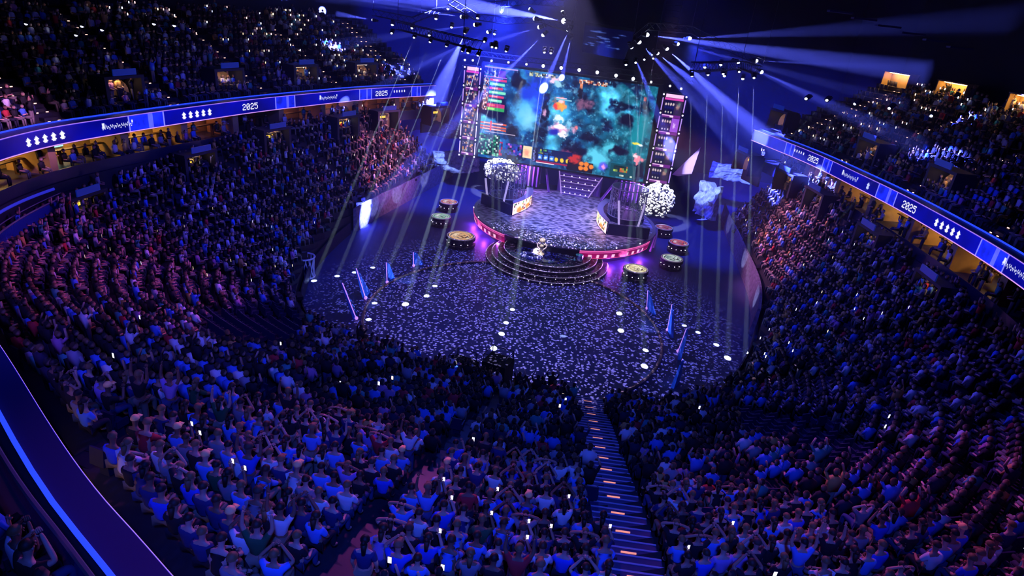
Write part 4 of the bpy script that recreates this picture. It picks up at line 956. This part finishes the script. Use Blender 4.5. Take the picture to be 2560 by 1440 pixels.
# rocks under the towers; their gobo light speckle is shaped as white lumps
def speckle_rock(name, label, c, sz, seed, n=190, tone=(.85, .85, .82)):
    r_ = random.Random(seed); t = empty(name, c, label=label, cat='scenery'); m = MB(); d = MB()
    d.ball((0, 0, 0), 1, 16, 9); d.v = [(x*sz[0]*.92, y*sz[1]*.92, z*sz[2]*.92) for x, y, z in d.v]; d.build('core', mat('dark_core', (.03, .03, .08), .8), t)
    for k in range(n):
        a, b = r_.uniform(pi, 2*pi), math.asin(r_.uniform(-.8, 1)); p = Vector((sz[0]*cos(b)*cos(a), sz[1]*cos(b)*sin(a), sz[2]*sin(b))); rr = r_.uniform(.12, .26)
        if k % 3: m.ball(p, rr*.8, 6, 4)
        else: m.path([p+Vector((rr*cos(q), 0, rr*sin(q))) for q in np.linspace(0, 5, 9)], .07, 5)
    m.build('speckle_lumps', mat(name+'_white', tone, .7), t)
speckle_rock('gobo_speckle_rock', 'white coral ornament under the left end of the giant screen', (-9.2, 30.6, 3.3), (2.1, .9, 1.35), 4)  # a rock; the white lumps stand in for gobo light speckle
speckle_rock('gobo_speckle_rock', 'large rock, light speckle put into white lumps, under the right portrait tower', (9.2, 29.6, 3.0), (1.8, 1.0, 1.9), 5, 230)  # a rock; the white lumps stand in for gobo light speckle
# rocky scenery pieces
def rock(label, c, sz, rz, seed, col=(.5, .55, .8)):
    m = bmesh.new(); bmesh.ops.create_grid(m, x_segments=22, y_segments=12, size=.5); r_ = np.random.default_rng(seed); N = fbm(40, 40, 9, seed); N2 = fbm(40, 40, 4, seed+9)
    for v in m.verts:
        i, j = int((v.co.x+.5)*38), int((v.co.y+.5)*38); hgt = N[j, i]*.8+N2[j, i]*.5; edge_ = (1-abs(v.co.x)*1.2)
        x, y = v.co.x+.05*(N2[i, j]-.5), v.co.y*(.7+.6*N[i, 3]); v.co = Vector((x*sz[0], -(hgt-.4)*sz[1], y*sz[2]))
    g = bmesh.ops.extrude_face_region(m, geom=list(m.faces)); 
    for v in [e for e in g['geom'] if isinstance(e, bmesh.types.BMVert)]: v.co.y = .35
    me = bpy.data.meshes.new('rock'); m.to_mesh(me); m.free(); o = link('rock_scenery', me, mat('painted_rock', (.3, .36, .6), .8, noise=.95, nscale=2.6), label=label, cat='scenery'); o.location = c; o.rotation_euler = (0, 0, rz)
rock('jagged white blue rock piece high at left edge of the stage backdrop', (-18.9, 38, 5.7), (4.8, 1.6, 2.2), .3, 2)
rock('pale rock ledge on the floor left of the left portrait tower', (-16.2, 34.3, 2.6), (6, 1.6, 2.6), .5, 3)
rock('pale rock piece floating at right behind the right crowd corner', (17.6, 40, 5.2), (5, 1.4, 1.8), -.2, 6)
rock('tall pale rock piece beside the right crowd corner', (14.9, 32.5, 3.3), (3.2, 1.4, 3.8), -.9, 8)
t = MB(); t.add([(10.4, 34, 5.2), (12.9, 33.6, 8.9), (12.6, 34.2, 5.6), (11.2, 34.6, 5.0)], [(0, 1, 2), (0, 2, 3), (0, 3, 1), (1, 3, 2)]); t.build('scenic_fin', mat('fin_pink_light', (.8, .45, .6), .5), label='pointed scenic fin, pink light put into its colour, right of the right portrait tower', cat='scenery')  # white sail piece; the pink light on it is put into its colour
# side boundary murals and low barrier
def innerpath(y0, y1, side):
    out = []
    for i in range(NT):
        if (IX[i, 0] < 0) == (side < 0) and y0 <= IX[i, 1] <= y1: 
            d = IX[i]-RX[i]; d /= np.linalg.norm(d); out.append((IX[i, 0]+d[0]*.35, IX[i, 1]+d[1]*.35, d[0], d[1], 0))
    return out
mural = mat('rock_mural', (.14, .12, .2), .75, noise=1.0, nscale=3.5)
for sd, s_, y0, y1 in (('left', -1, 11, 36.5), ('right', 1, 5, 36.5)):
    m = MB(); m.sweep(innerpath(y0, y1, s_), [(0, 0), (0, 2.3), (.25, 2.3), (.45, 0)]); m.build('mural_barrier', mural, label=f'tall rock patterned barrier along the {sd} side of the floor', cat='barrier')
path = [(IX[i, 0]+(IX[i, 0]-RX[i, 0])/np.linalg.norm(IX[i]-RX[i])*.3, IX[i, 1]+(IX[i, 1]-RX[i, 1])/np.linalg.norm(IX[i]-RX[i])*.3, 0, -0.0, 0) for i in range(NT) if (IX[i, 1] < 11 if IX[i, 0] < 0 else IX[i, 1] < 5)]
pp = []
for i in range(len(path)):
    a, b = path[max(i-1, 0)], path[min(i+1, len(path)-1)]; d = np.array([b[0]-a[0], b[1]-a[1]]); d /= np.linalg.norm(d); pp.append((path[i][0], path[i][1], -d[1], d[0], 0))
m = MB(); m.sweep(pp, [(0, 0), (0, 1.15), (.1, 1.15), (.1, 0)]); m.build('crowd_barrier', mat('barrier_black', (.012, .013, .04), .5), label='long low black barrier between the floor and near stands', cat='barrier')
# ------------------------------------------------------------------ round LED floor, fins, platforms
t = empty('round_floor_display', (0, 0, 0), label='huge dark glossy disc on the floor in front of the stepped podium', cat='floor display')
m = MB(); m.lathe((0, 0, 0), [(.001, .035), (11.0, .035), (11.0, 0)], 128); m.build('disc', mat('glossy_disc', (.09, .09, .2), .5, noise=.2, nscale=.6), t)
m = MB(); m.path([(11.1*cos(a), 11.1*sin(a), .1) for a in np.linspace(0, 2*pi, 129)[:-1]], .1, closed=True); m.build('rim', mat('bronze_rim', (.3, .2, .15), .35, .6), t)
FIN = mat('blue_fin', (.06, .2, .75), .6, noise=.6, nscale=3); finedge = mat('fin_light', (.5, .3, .8), .4, emit=(.45, .2, .9), es=1.3)
FL = [((893, 790), (858, 700), 'left, nearest the camera'), ((921, 741), (897, 665), 'left, second from the camera'), ((978, 703), (975, 652), 'left, third from the camera'), ((1047, 664), (1045, 628), 'left, farthest from the camera'),
      ((1625, 781), (1627, 733), 'right, farthest from the camera'), ((1672, 836), (1684, 768), 'right, second farthest from the camera'), ((1694, 890), (1716, 830), 'right, second nearest the camera'), ((1683, 960), (1700, 905), 'right, nearest the camera')]
for b, tp, wh in FL:
    p = atz(*b, 0); q = aty(*tp, p[1]); q = np.array([q[0], p[1], min(q[2], 3.4)])
    t = empty('blue_fin', tuple(p), label=f'blue pointed fin standing at the disc rim, {wh}', cat='scenery', group='blue fins around the floor disc')
    d = np.array([p[0], p[1]])/np.linalg.norm(p[:2]); tx, ty = -d[1]*.55+0, d[0]*.55; hx, hz = q[0]-p[0], q[2]
    m = MB(); m.add([(-tx, -ty, 0), (tx, ty, 0), (hx+tx*.9, ty*.9, hz), (hx+tx*.1, ty*.1, hz*.86), (-tx+d[0]*.25, -ty+d[1]*.25, 0), (tx+d[0]*.25, ty+d[1]*.25, 0), (hx+tx*.9+d[0]*.12, ty*.9+d[1]*.12, hz), (hx+tx*.1+d[0]*.12, ty*.1+d[1]*.12, hz*.86)],
              [(0, 1, 2, 3), (7, 6, 5, 4), (0, 4, 5, 1), (1, 5, 6, 2), (2, 6, 7, 3), (3, 7, 4, 0)]); m.build('blade', FIN, t)
    m = MB(); m.tube((tx, ty, .05), (hx+tx*.9, ty*.9, hz), .035); m.ball((tx, ty, .12), .13, 8, 5); m.build('edge_light', finedge, t)
p = atz(762, 690, 0); t = empty('white_lattice_drum', (p[0], p[1], 0), label='small white lattice drum at the left edge of the floor', cat='scenery')
m = MB()
for k in range(14): a = 2*pi*k/14; m.tube((.75*cos(a), .75*sin(a), 0), (.8*cos(a+.5), .8*sin(a+.5), 1.7), .035, n=5); m.tube((.75*cos(a), .75*sin(a), 0), (.8*cos(a-.5), .8*sin(a-.5), 1.7), .035, n=5)
m.path([(.82*cos(a), .82*sin(a), 1.7) for a in np.linspace(0, 2*pi, 24)[:-1]], .07, closed=True); m.path([(.78*cos(a), .78*sin(a), .05) for a in np.linspace(0, 2*pi, 24)[:-1]], .07, closed=True); m.build('lattice', mat('white_lattice', (.8, .8, .85), .5), t)
for b, sz, lab in (((1236, 995), (1.5, 1.3, 2.7), 'tall black camera platform on the disc beyond the near crowd, right one'), ((1150, 985), (1.4, 1.2, 2.3), 'black camera platform on the disc beyond the near crowd, left one')):
    p = atz(*b, 0); t = empty('camera_platform', (p[0], p[1], 0), -.2, label=lab, cat='platform')
    m = MB(); m.box((0, 0, sz[2]/2), sz); m.build('drape', black, t); m = MB(); 
    for x in (-1, 1):
        for y in (-1, 1): m.tube((x*sz[0]*.46, y*sz[1]*.46, sz[2]), (x*sz[0]*.46, y*sz[1]*.46, sz[2]+.5), .03)
    m.path([(-sz[0]*.46, -sz[1]*.46, sz[2]+.5), (sz[0]*.46, -sz[1]*.46, sz[2]+.5), (sz[0]*.46, sz[1]*.46, sz[2]+.5), (-sz[0]*.46, sz[1]*.46, sz[2]+.5)], .03, closed=True); m.build('guard_rail', mat('dark_rail', (.05, .05, .06), .5), t)
# ------------------------------------------------------------------ lamps
lens_blue = mat('lens_blue_white', (1, 1, 1), .4, emit=(.62, .66, 1), es=16); lens_dim = mat('lens_dim', (1, 1, 1), .4, emit=(.6, .65, 1), es=5)
def head_mesh():
    a = MB(); a.lathe((0, 0, 0), [(.001, .45), (.2, .42), (.24, .2), (.26, 0), (.24, -.02)], 12); a.box((0, 0, .62), (.42, .3, .16))
    for sx in (-1, 1): a.box((sx*.3, 0, .38), (.05, .14, .6))
    me = a.mesh('lamp_head'); me.materials.append(black); return me
HEAD = head_mesh()
def lens_mesh(r):
    b = MB(); b.ball((0, 0, 0), r, 10, 6, .8); me = b.mesh('lens'); me.materials.append(lens_blue); return me
LENS = {r: lens_mesh(r*1.35) for r in (.07, .1, .14, .17, .25)}
def spot(name, loc, target, cone, power, col, parent=None, blend=.3, size=.08, cycles_nodes=None):
    l = bpy.data.lights.new(name, 'SPOT'); l.energy = power; l.spot_size = radians(cone); l.spot_blend = blend; l.color = col; l.shadow_soft_size = size
    o = bpy.data.objects.new(name, l); COL.objects.link(o); d = Vector(target)-Vector(loc); o.location = Vector(loc)+d.normalized()*(.6 if name in ('floor_pool_spot', 'side_beam_spot', 'blue_beam_spot') else 0); o.rotation_euler = d.to_track_quat('-Z', 'Y').to_euler(); return o
def fixture(loc, target, label, r=.14, group='moving lamps in the roof', lm=None):
    t = empty('moving_lamp', loc, label=label, cat='lamp', group=group); d = Vector(target)-Vector(loc); q = (-d).to_track_quat('Z', 'Y').to_euler()
    o = link('lamp_head', HEAD, None, t); o.rotation_euler = q; k = .4+r*3; o.scale = (k, k, k)
    o = link('lens', LENS[r], None, t)
    if lm: objmat(o, lm)
    return t
BLUE = (.085, .11, 1.0); ICE = (.62, .8, 1.0)
# narrow white downlights landing on the floor
DOWN = [((994, 82), (760, 770), 0), ((1035, 94), (785, 702), 1), ((1075, 105), (843, 690), 1), ((1116, 115), (886, 681), 1), ((1156, 127), (932, 669), 1), ((1195, 138), (936, 759), 1),
        ((1215, 104), (1013, 762), 2), ((1237, 114), (1066, 741), 2), ((1265, 128), (1087, 716), 2), ((1330, 330), (1281, 775), 2), ((1333, 350), (1265, 808), 1),
        ((1565, 162), (1614, 877), .5), ((1580, 153), (1611, 917), .5), ((1602, 142), (1552, 828), .6), ((1622, 130), (1548, 785), .6),
        ((1730, 190), (1711, 814), .8), ((1770, 187), (1745, 831), .8), ((1808, 185), (1791, 862), .8), ((1848, 180), (1819, 895), .8), ((1885, 195), (1862, 931), .8),
        ((1240, 120), (1254, 836), .5), ((1230, 118), (1234, 872), .5), ((1170, 132), (921, 800), .6)]
for k, (tp, b, pw) in enumerate(DOWN):
    z = 18.3; a = atz(*tp, z); 
    if tp[1] > 300: a = np.array([(-1.5, -1.0)[k-9], 8.0, 18.6])
    f = atz(*b, 0)
    if np.hypot(*(a[:2]-f[:2])) > 17: a[:2] = f[:2]+(a[:2]-f[:2])/np.hypot(*(a[:2]-f[:2]))*17
    if pw > 0:
        spot('floor_pool_spot', tuple(a), tuple(f), 1.2, 2400000*pw, ICE, blend=.5, size=.02)
    fixture(tuple(a), tuple(f), f'small white downlight throwing a thin beam to the floor, {ordn(k)} counted from stage left', r=.07, group='thin beam downlights', lm=lens_dim)
# far right thin beams
for k, (a_, b_) in enumerate((((2015, 247), (1885, 345)), ((2067, 251), (1985, 335)), ((2137, 260), (1760, 560)), ((2223, 271), (2010, 440)), ((2328, 290), (2230, 400)))):
    a = atz(*a_, 18.0); b = aty(*b_, a[1]-3); 
    spot('side_beam_spot', tuple(a), tuple(b), 1.0, 160000, ICE, blend=.5, size=.02); fixture(tuple(a), tuple(b), f'small lamp with a thin slanting beam over the right stands, {ordn(k)} from left', r=.07, group='thin beam downlights', lm=lens_dim)
# blue beams: (lamp in the photo, its distance, aim, aim distance, cone, power)
BEAMS = [((1412, 53), 22, (930, -30), 27, 9, 4.5, .25), ((1338, 47), 22, (1180, 26), 24, 4.5, 1.2, .17), ((1349, 68), 24, (1080, 150), 27, 7, .55, .17), ((1358, 88), 24, (1270, 175), 22, 6, 1.8, .14),
         ((1422, 75), 24, (1383, 165), 28, 6, 2.4, .17), ((1427, 95), 24, (1410, 170), 29, 5, 2, .14), ((1155, 42), 26, (860, -2), 27, 7, 1.6, .17), ((1163, 81), 24, (1090, 250), 28, 17, .6, .14), ((1643, 133), 24, (1790, 250), 26, 13, .3, .14), ((1188, 62), 24, (980, 92), 24, 6, .5, .17),
         ((1326, 23), 26, (1270, -20), 27, 5, .9, .14), ((1407, 30), 26, (1385, -30), 27, 5, .9, .14), ((1220, 80), 24, (1120, 130), 22, 5, .7, .14), ((933, 50), 30, (700, 10), 34, 9, .4, .14),
         ((1617, 87), 22, (1960, 134), 20, 6, 2.0, .17), ((1597, 105), 22, (1800, 310), 22, 12, .3, .17), ((1578, 118), 24, (1610, 200), 26, 7, .8, .14), ((1667, 122), 24, (1900, 330), 20, 9, 1.0, .14), ((1724, 96), 24, (1790, 92), 22, 5, .4, .14),
         ((1845, 155), 20, (2100, 276), 16, 8, .12, .14), ((1890, 152), 22, (2200, 166), 20, 5, .35, .14), ((1903, 180), 20, (2160, 300), 16, 8, .14, .14), ((1694, 110), 24, (1980, 186), 22, 4, .8, .14)]
for k, (a_, ya, b_, yb, cone, pw, r) in enumerate(BEAMS):
    a = aty(*a_, ya); b = aty(*b_, yb)
    spot('blue_beam_spot', tuple(a), tuple(b), cone, 1850000*pw*(cone/6)**1.0, BLUE, blend=.6, size=.03)
    fixture(tuple(a), tuple(b), f'{"largest brightest" if r > .2 else "bright"} lamp throwing a blue beam, {ordn(k)} in the {"left" if a_[0] < 1500 else "right"} roof cluster', r=r, group='blue beam lamps')
# lamps with no wide beam
EX = [(981, 62), (1030, 70), (1073, 88), (1120, 22), (1090, 47), (1129, 68), (1163, 81), (1163, 20), (1194, 45), (1236, 85), (1253, 30), (1643, 133), (1802, 162), (1762, 168), (1811, 190), (1857, 197), (65, 60), (205, 66), (255, 75), (190, 88), (8, 125), (385, 60), (436, 64)]
for k, q in enumerate(EX):
    Y = 26 if q[0] > 900 else -6; a = aty(*q, Y); fixture(tuple(a), (a[0], a[1]-8, 0), f'small roof lamp without a visible beam, {ordn(k)} in the roof', r=.1 if q[0] > 900 else .07, group='small roof lamps', lm=lens_dim if q[0] < 900 else None)
# trusses carrying them
def arc_truss(name, label, pts, z_up=.75):
    t = empty(name, (0, 0, 0), label=label, cat='truss'); m = MB()
    for a, b in zip(pts[:-1], pts[1:]): truss(m, (a[0], a[1], a[2]+z_up), (b[0], b[1], b[2]+z_up), .6)
    for p in pts[::2]: m.tube((p[0], p[1], p[2]+z_up), (p[0], p[1], 31), .025, n=4)
    m.build('frame', blackal, t)
arc_truss('lighting_truss', 'black truss of the left roof lamp cluster, near row', [aty(*q, 24) for q in ((1427, 95), (1349, 68), (1265, 72), (1188, 62), (1120, 22))])
arc_truss('lighting_truss', 'black truss of the left roof lamp cluster, far row', [aty(*q, 26) for q in ((933, 50), (1030, 70), (1090, 47), (1155, 42), (1253, 30), (1326, 23), (1407, 30))])
arc_truss('lighting_truss', 'black truss of the right roof lamp cluster', [aty(*q, 22) for q in ((1578, 118), (1617, 87), (1724, 96), (1845, 155), (1903, 180))])
arc_truss('lighting_truss', 'black arc truss holding the thin downlights at left', [atz(*q, 18.3) for q in ((994, 82), (1075, 105), (1156, 127), (1195, 138))], .6)
arc_truss('lighting_truss', 'black arc truss holding the thin downlights at right', [atz(*q, 18.3) for q in ((1730, 190), (1808, 185), (1848, 180), (1885, 195))], .6)
t = empty('speaker_array', (0, 0, 0), label='black hanging speaker column above the screen, right of centre', cat='speaker'); m = MB(); p = aty(1680, 40, 30)
for k in range(8): m.box((p[0], p[1]-.04*k*k*.3, p[2]+1.8-.55*k), (1.6, .9, .5), tilt=-.05*k)
m.tube((p[0], p[1], p[2]+2), (p[0], p[1], 31), .03); m.build('cabinets', black, t)
t = empty('hanging_display', (0, 0, 0), label='dim blue hanging display with swirling marks above the giant screen', cat='screen')
P = Paint(60, 110, (6, 10, 60)); P.blob(.5, .85, .3, .5, (20, 40, 170), .9); 
for k in range(14): P.blob(rng.uniform(.1, .9), rng.uniform(.1, .7), rng.uniform(.05, .2), .03, (90, 120, 220), .6, .5, .9)
c = [aty(*q, 34) for q in ((1462, 62), (1588, 80), (1455, 130), (1560, 150))]; led('display', P, quadfn(*c), .6, t)
m = MB(); m.add([tuple(c[0]+np.array([0, .05, .3])), tuple(c[1]+np.array([0, .05, .3])), tuple(c[3]+np.array([0, .05, 0])), tuple(c[2]+np.array([0, .05, 0])), tuple(c[0]+np.array([0, .5, .3])), tuple(c[1]+np.array([0, .5, .3])), tuple(c[3]+np.array([0, .5, 0])), tuple(c[2]+np.array([0, .5, 0]))], [(0, 1, 2, 3), (7, 6, 5, 4), (0, 4, 5, 1), (1, 5, 6, 2), (2, 6, 7, 3), (3, 7, 4, 0)]); m.build('cabinet', black, t)
# dim roof steelwork at upper right
rs = mat('roof_steel', (.05, .05, .12), .5)
for k in range(5):
    y = 6+9*k; t = empty('roof_girder', (0, 0, 0), label=f'dim steel roof girder spanning the arena, {ordn(k)} from the camera', cat='girder', group='roof girders'); m = MB(); truss(m, (-42, y, 29.5), (44, y, 29.5), 1.6); m.build('frame', rs, t)
for k in range(6): 
    p = aty(2100+60*k, 30+18*k, 10); t = empty('roof_duct', tuple(p), label=f'dim panel hanging under the roof at upper right, {ordn(k)} outward', cat='roof panel', group='roof panels'); m = MB(); m.box((0, 0, 0), (1.6, .5, .12), rz=.2); m.build('panel', rs, t)
# ------------------------------------------------------------------ washes
E0 = .48
def wash(name, loc, tgt, cone, power, col, blend=.8, size=.6): return spot(name, loc, tgt, cone, power*E0, col, blend=blend, size=size)
DEEP = (.02, .035, 1.0); MAG = (.72, .11, .6)
wash('crowd_wash', (-4, -4, 25), (-24, 4, 5), 62, 26000, (.05, .055, 1))
wash('crowd_wash', (-2, -4, 25), (-19, -11, 6), 50, 24000, (.09, .05, 1))
wash('crowd_wash', (2, -4, 24), (4, -24, 8), 58, 12000, (.04, .08, 1))
wash('crowd_wash', (9, -44, 27), (4, -20, 7), 70, 33000, (.03, .08, 1))
wash('crowd_wash', (-6, -40, 27), (-14, -16, 6), 50, 22000, (.12, .08, 1))
wash('crowd_wash', (6, -4, 25), (25, 6, 5), 60, 26000, (.05, .055, 1))
wash('crowd_wash', (6, -4, 25), (22, -16, 7), 50, 30000, (.07, .06, 1))
wash('crowd_wash', (-1, -6, 26), (-18, -18, 7), 44, 34000, MAG)
wash('crowd_wash', (-4, -6, 26), (2, -31, 10), 34, 34000, MAG)
wash('crowd_wash', (8, -6, 26), (19, -26, 8), 40, 34000, MAG)
wash('crowd_wash', (-7, 19, 14), (-20.5, 21, 4.8), 46, 34000, (1, .35, .75), .6)
wash('crowd_wash', (7, 17, 14), (20.5, 15, 4.8), 44, 34000, (1, .35, .75), .6)
wash('upper_wash', (0, -5, 26), (-32, 8, 15), 70, 5500, (.05, .06, 1))
wash('upper_wash', (0, -5, 26), (32, 6, 15), 70, 5000, (.07, .06, 1))
wash('upper_wash', (-14, -14, 25), (-29, -12, 13), 24, 50000, (.8, .3, 1))
wash('upper_wash', (2, -20, 24), (-6, -35, 12), 40, 9000, (.05, .07, 1))
wash('stage_wash', (-3, 6, 23), (-1, 22, 2), 30, 76000, (.2, .23, 1), .7)
wash('stage_wash', (8, 8, 23), (3, 20, 2), 28, 18000, (.7, .35, 1), .7)
wash('floor_wash', (-8, 24, 22), (-15, 28, 0), 46, 120000, (.03, .07, 1))
wash('floor_wash', (8, 24, 22), (15, 27, 0), 46, 80000, (.03, .06, 1))
wash('floor_wash', (0, -4, 25), (0, 2, 0), 58, 10500, (.02, .025, .9))
for a in (196, 210, 224, 238, 296, 308, 320, 334):
    l = bpy.data.lights.new('underglow_light', 'POINT'); l.energy = 190; l.color = (.45, .06, 1); l.shadow_soft_size = .2; o = bpy.data.objects.new('underglow_light', l); COL.objects.link(o); o.location = (9.45*cos(radians(a)), SY+9.45*sin(radians(a)), .55)
spot('trophy_spot', (-1, 4, 15), (-.4, 11.5, 2.0), 6, 30000, (1, .9, .95))
for x, y, z, e in ((-.3, 33, 3.0, 900), (-6.5, 30.8, 3.6, 500), (6.3, 30.8, 3.6, 500)):
    l = bpy.data.lights.new('gate_light', 'POINT'); l.energy = e; l.color = (.5, .2, 1); l.shadow_soft_size = .3; o = bpy.data.objects.new('gate_light', l); COL.objects.link(o); o.location = (x, y, z)
spot('scenery_spot', (-6, 22, 15), (-9.2, 30, 3.4), 20, 30000, (.95, .95, .9)); spot('scenery_spot', (6, 20, 15), (9.2, 29, 3.2), 20, 30000, (.95, .95, .9))
spot('scenery_spot', (-8, 24, 10), (-18, 37, 4.6), 34, 26000, (.35, .45, 1)); spot('scenery_spot', (8, 24, 10), (16.3, 36, 4.6), 30, 26000, (.35, .45, 1)); spot('scenery_spot', (6, 26, 12), (11.8, 34, 6.5), 14, 9000, (1, .5, .7))
for a, b in (((-15.8, 15, .4), (-18.9, 15.5, 1.6)), ((-15.4, 20, .4), (-18.3, 20.6, 1.6)), ((-14.8, 27, .4), (-17.4, 27.6, 1.6)), ((15.6, 19, .4), (18.2, 19.2, 1.6)), ((15.6, 10.5, .4), (18.6, 10, 1.7)), ((13.6, 30, .4), (17, 30.5, 1.6))):
    spot('mural_uplight', a, b, 42, 420, (.5, .6, 1))
wash('haze_wash', (-9, 25, 21), (-15, 42, 13), 60, 620000, DEEP)
wash('haze_wash', (-3, 27, 23), (-16, 40, 22), 50, 400000, DEEP)
wash('haze_wash', (9, 25, 20), (21, 42, 10), 54, 360000, DEEP)
for (sx, a0, a1) in ((-1, 150, 205), (1, -35, 30)):
    for a in (a0+12, a1-12):
        x, y = 10.2*cos(radians(a)), 10.2*sin(radians(a)); spot('fin_spot', (x*.9, y*.9-1, .5), (x*1.2, y*1.2+1, 1.6), 80, 500, (.15, .3, 1))
# speckled pattern thrown on the floor by two patterned projectors
def gobo(loc, tgt, cone, power, col, scale, thr, seed):
    o = spot('pattern_projector', loc, tgt, cone, power, col, blend=.5, size=.01); l = o.data; l.use_nodes = True; nt = l.node_tree; em = nt.nodes['Emission']
    tc = nt.nodes.new('ShaderNodeTexCoord'); sp = nt.nodes.new('ShaderNodeSeparateXYZ'); dx = nt.nodes.new('ShaderNodeMath'); dx.operation = 'DIVIDE'; dy = nt.nodes.new('ShaderNodeMath'); dy.operation = 'DIVIDE'
    cb = nt.nodes.new('ShaderNodeCombineXYZ'); cb.inputs[2].default_value = seed; v = nt.nodes.new('ShaderNodeTexVoronoi'); v.inputs['Scale'].default_value = scale; v.inputs['Randomness'].default_value = 1
    lt = nt.nodes.new('ShaderNodeMath'); lt.operation = 'LESS_THAN'; lt.inputs[1].default_value = thr; wn = nt.nodes.new('ShaderNodeTexNoise'); wn.inputs['Scale'].default_value = scale*1.7; ad = nt.nodes.new('ShaderNodeMath'); ad.operation = 'MULTIPLY'; 
    L = nt.links.new; L(tc.outputs['Normal'], sp.inputs[0]); L(sp.outputs[0], dx.inputs[0]); L(sp.outputs[2], dx.inputs[1]); L(sp.outputs[1], dy.inputs[0]); L(sp.outputs[2], dy.inputs[1]); L(dx.outputs[0], cb.inputs[0]); L(dy.outputs[0], cb.inputs[1])
    L(cb.outputs[0], v.inputs['Vector']); L(cb.outputs[0], wn.inputs['Vector']); L(v.outputs['Distance'], ad.inputs[0]); L(wn.outputs[0], ad.inputs[1]); L(ad.outputs[0], lt.inputs[0]); L(lt.outputs[0], em.inputs['Strength'])
gobo((0, 6, 25), (.5, 3.0, 0), 74, 110000, (.42, .36, 1.0), 104, .165, 0)
gobo((12, -3.4, 22), (13.5, -4.2, 0), 40, 30000, (.5, .44, 1.0), 26, .1, 3)
# ------------------------------------------------------------------ haze
def haze(name, lo, hi, dens, lab):
    m = bpy.data.materials.new(name); m.use_nodes = True; nt = m.node_tree; nt.nodes.clear(); o = nt.nodes.new('ShaderNodeOutputMaterial'); s = nt.nodes.new('ShaderNodeVolumeScatter')
    s.inputs['Density'].default_value = dens; s.inputs['Anisotropy'].default_value = .25; nt.links.new(s.outputs[0], o.inputs['Volume'])
    b = MB(); b.box([(p+q)/2 for p, q in zip(lo, hi)], [q-p for p, q in zip(lo, hi)]); b.build(name, m, label=lab, cat='haze', kind='stuff')
haze('haze', (-31, -3, .12), (28, 60, 27), .0036, 'thin stage haze in which the blue beams show')
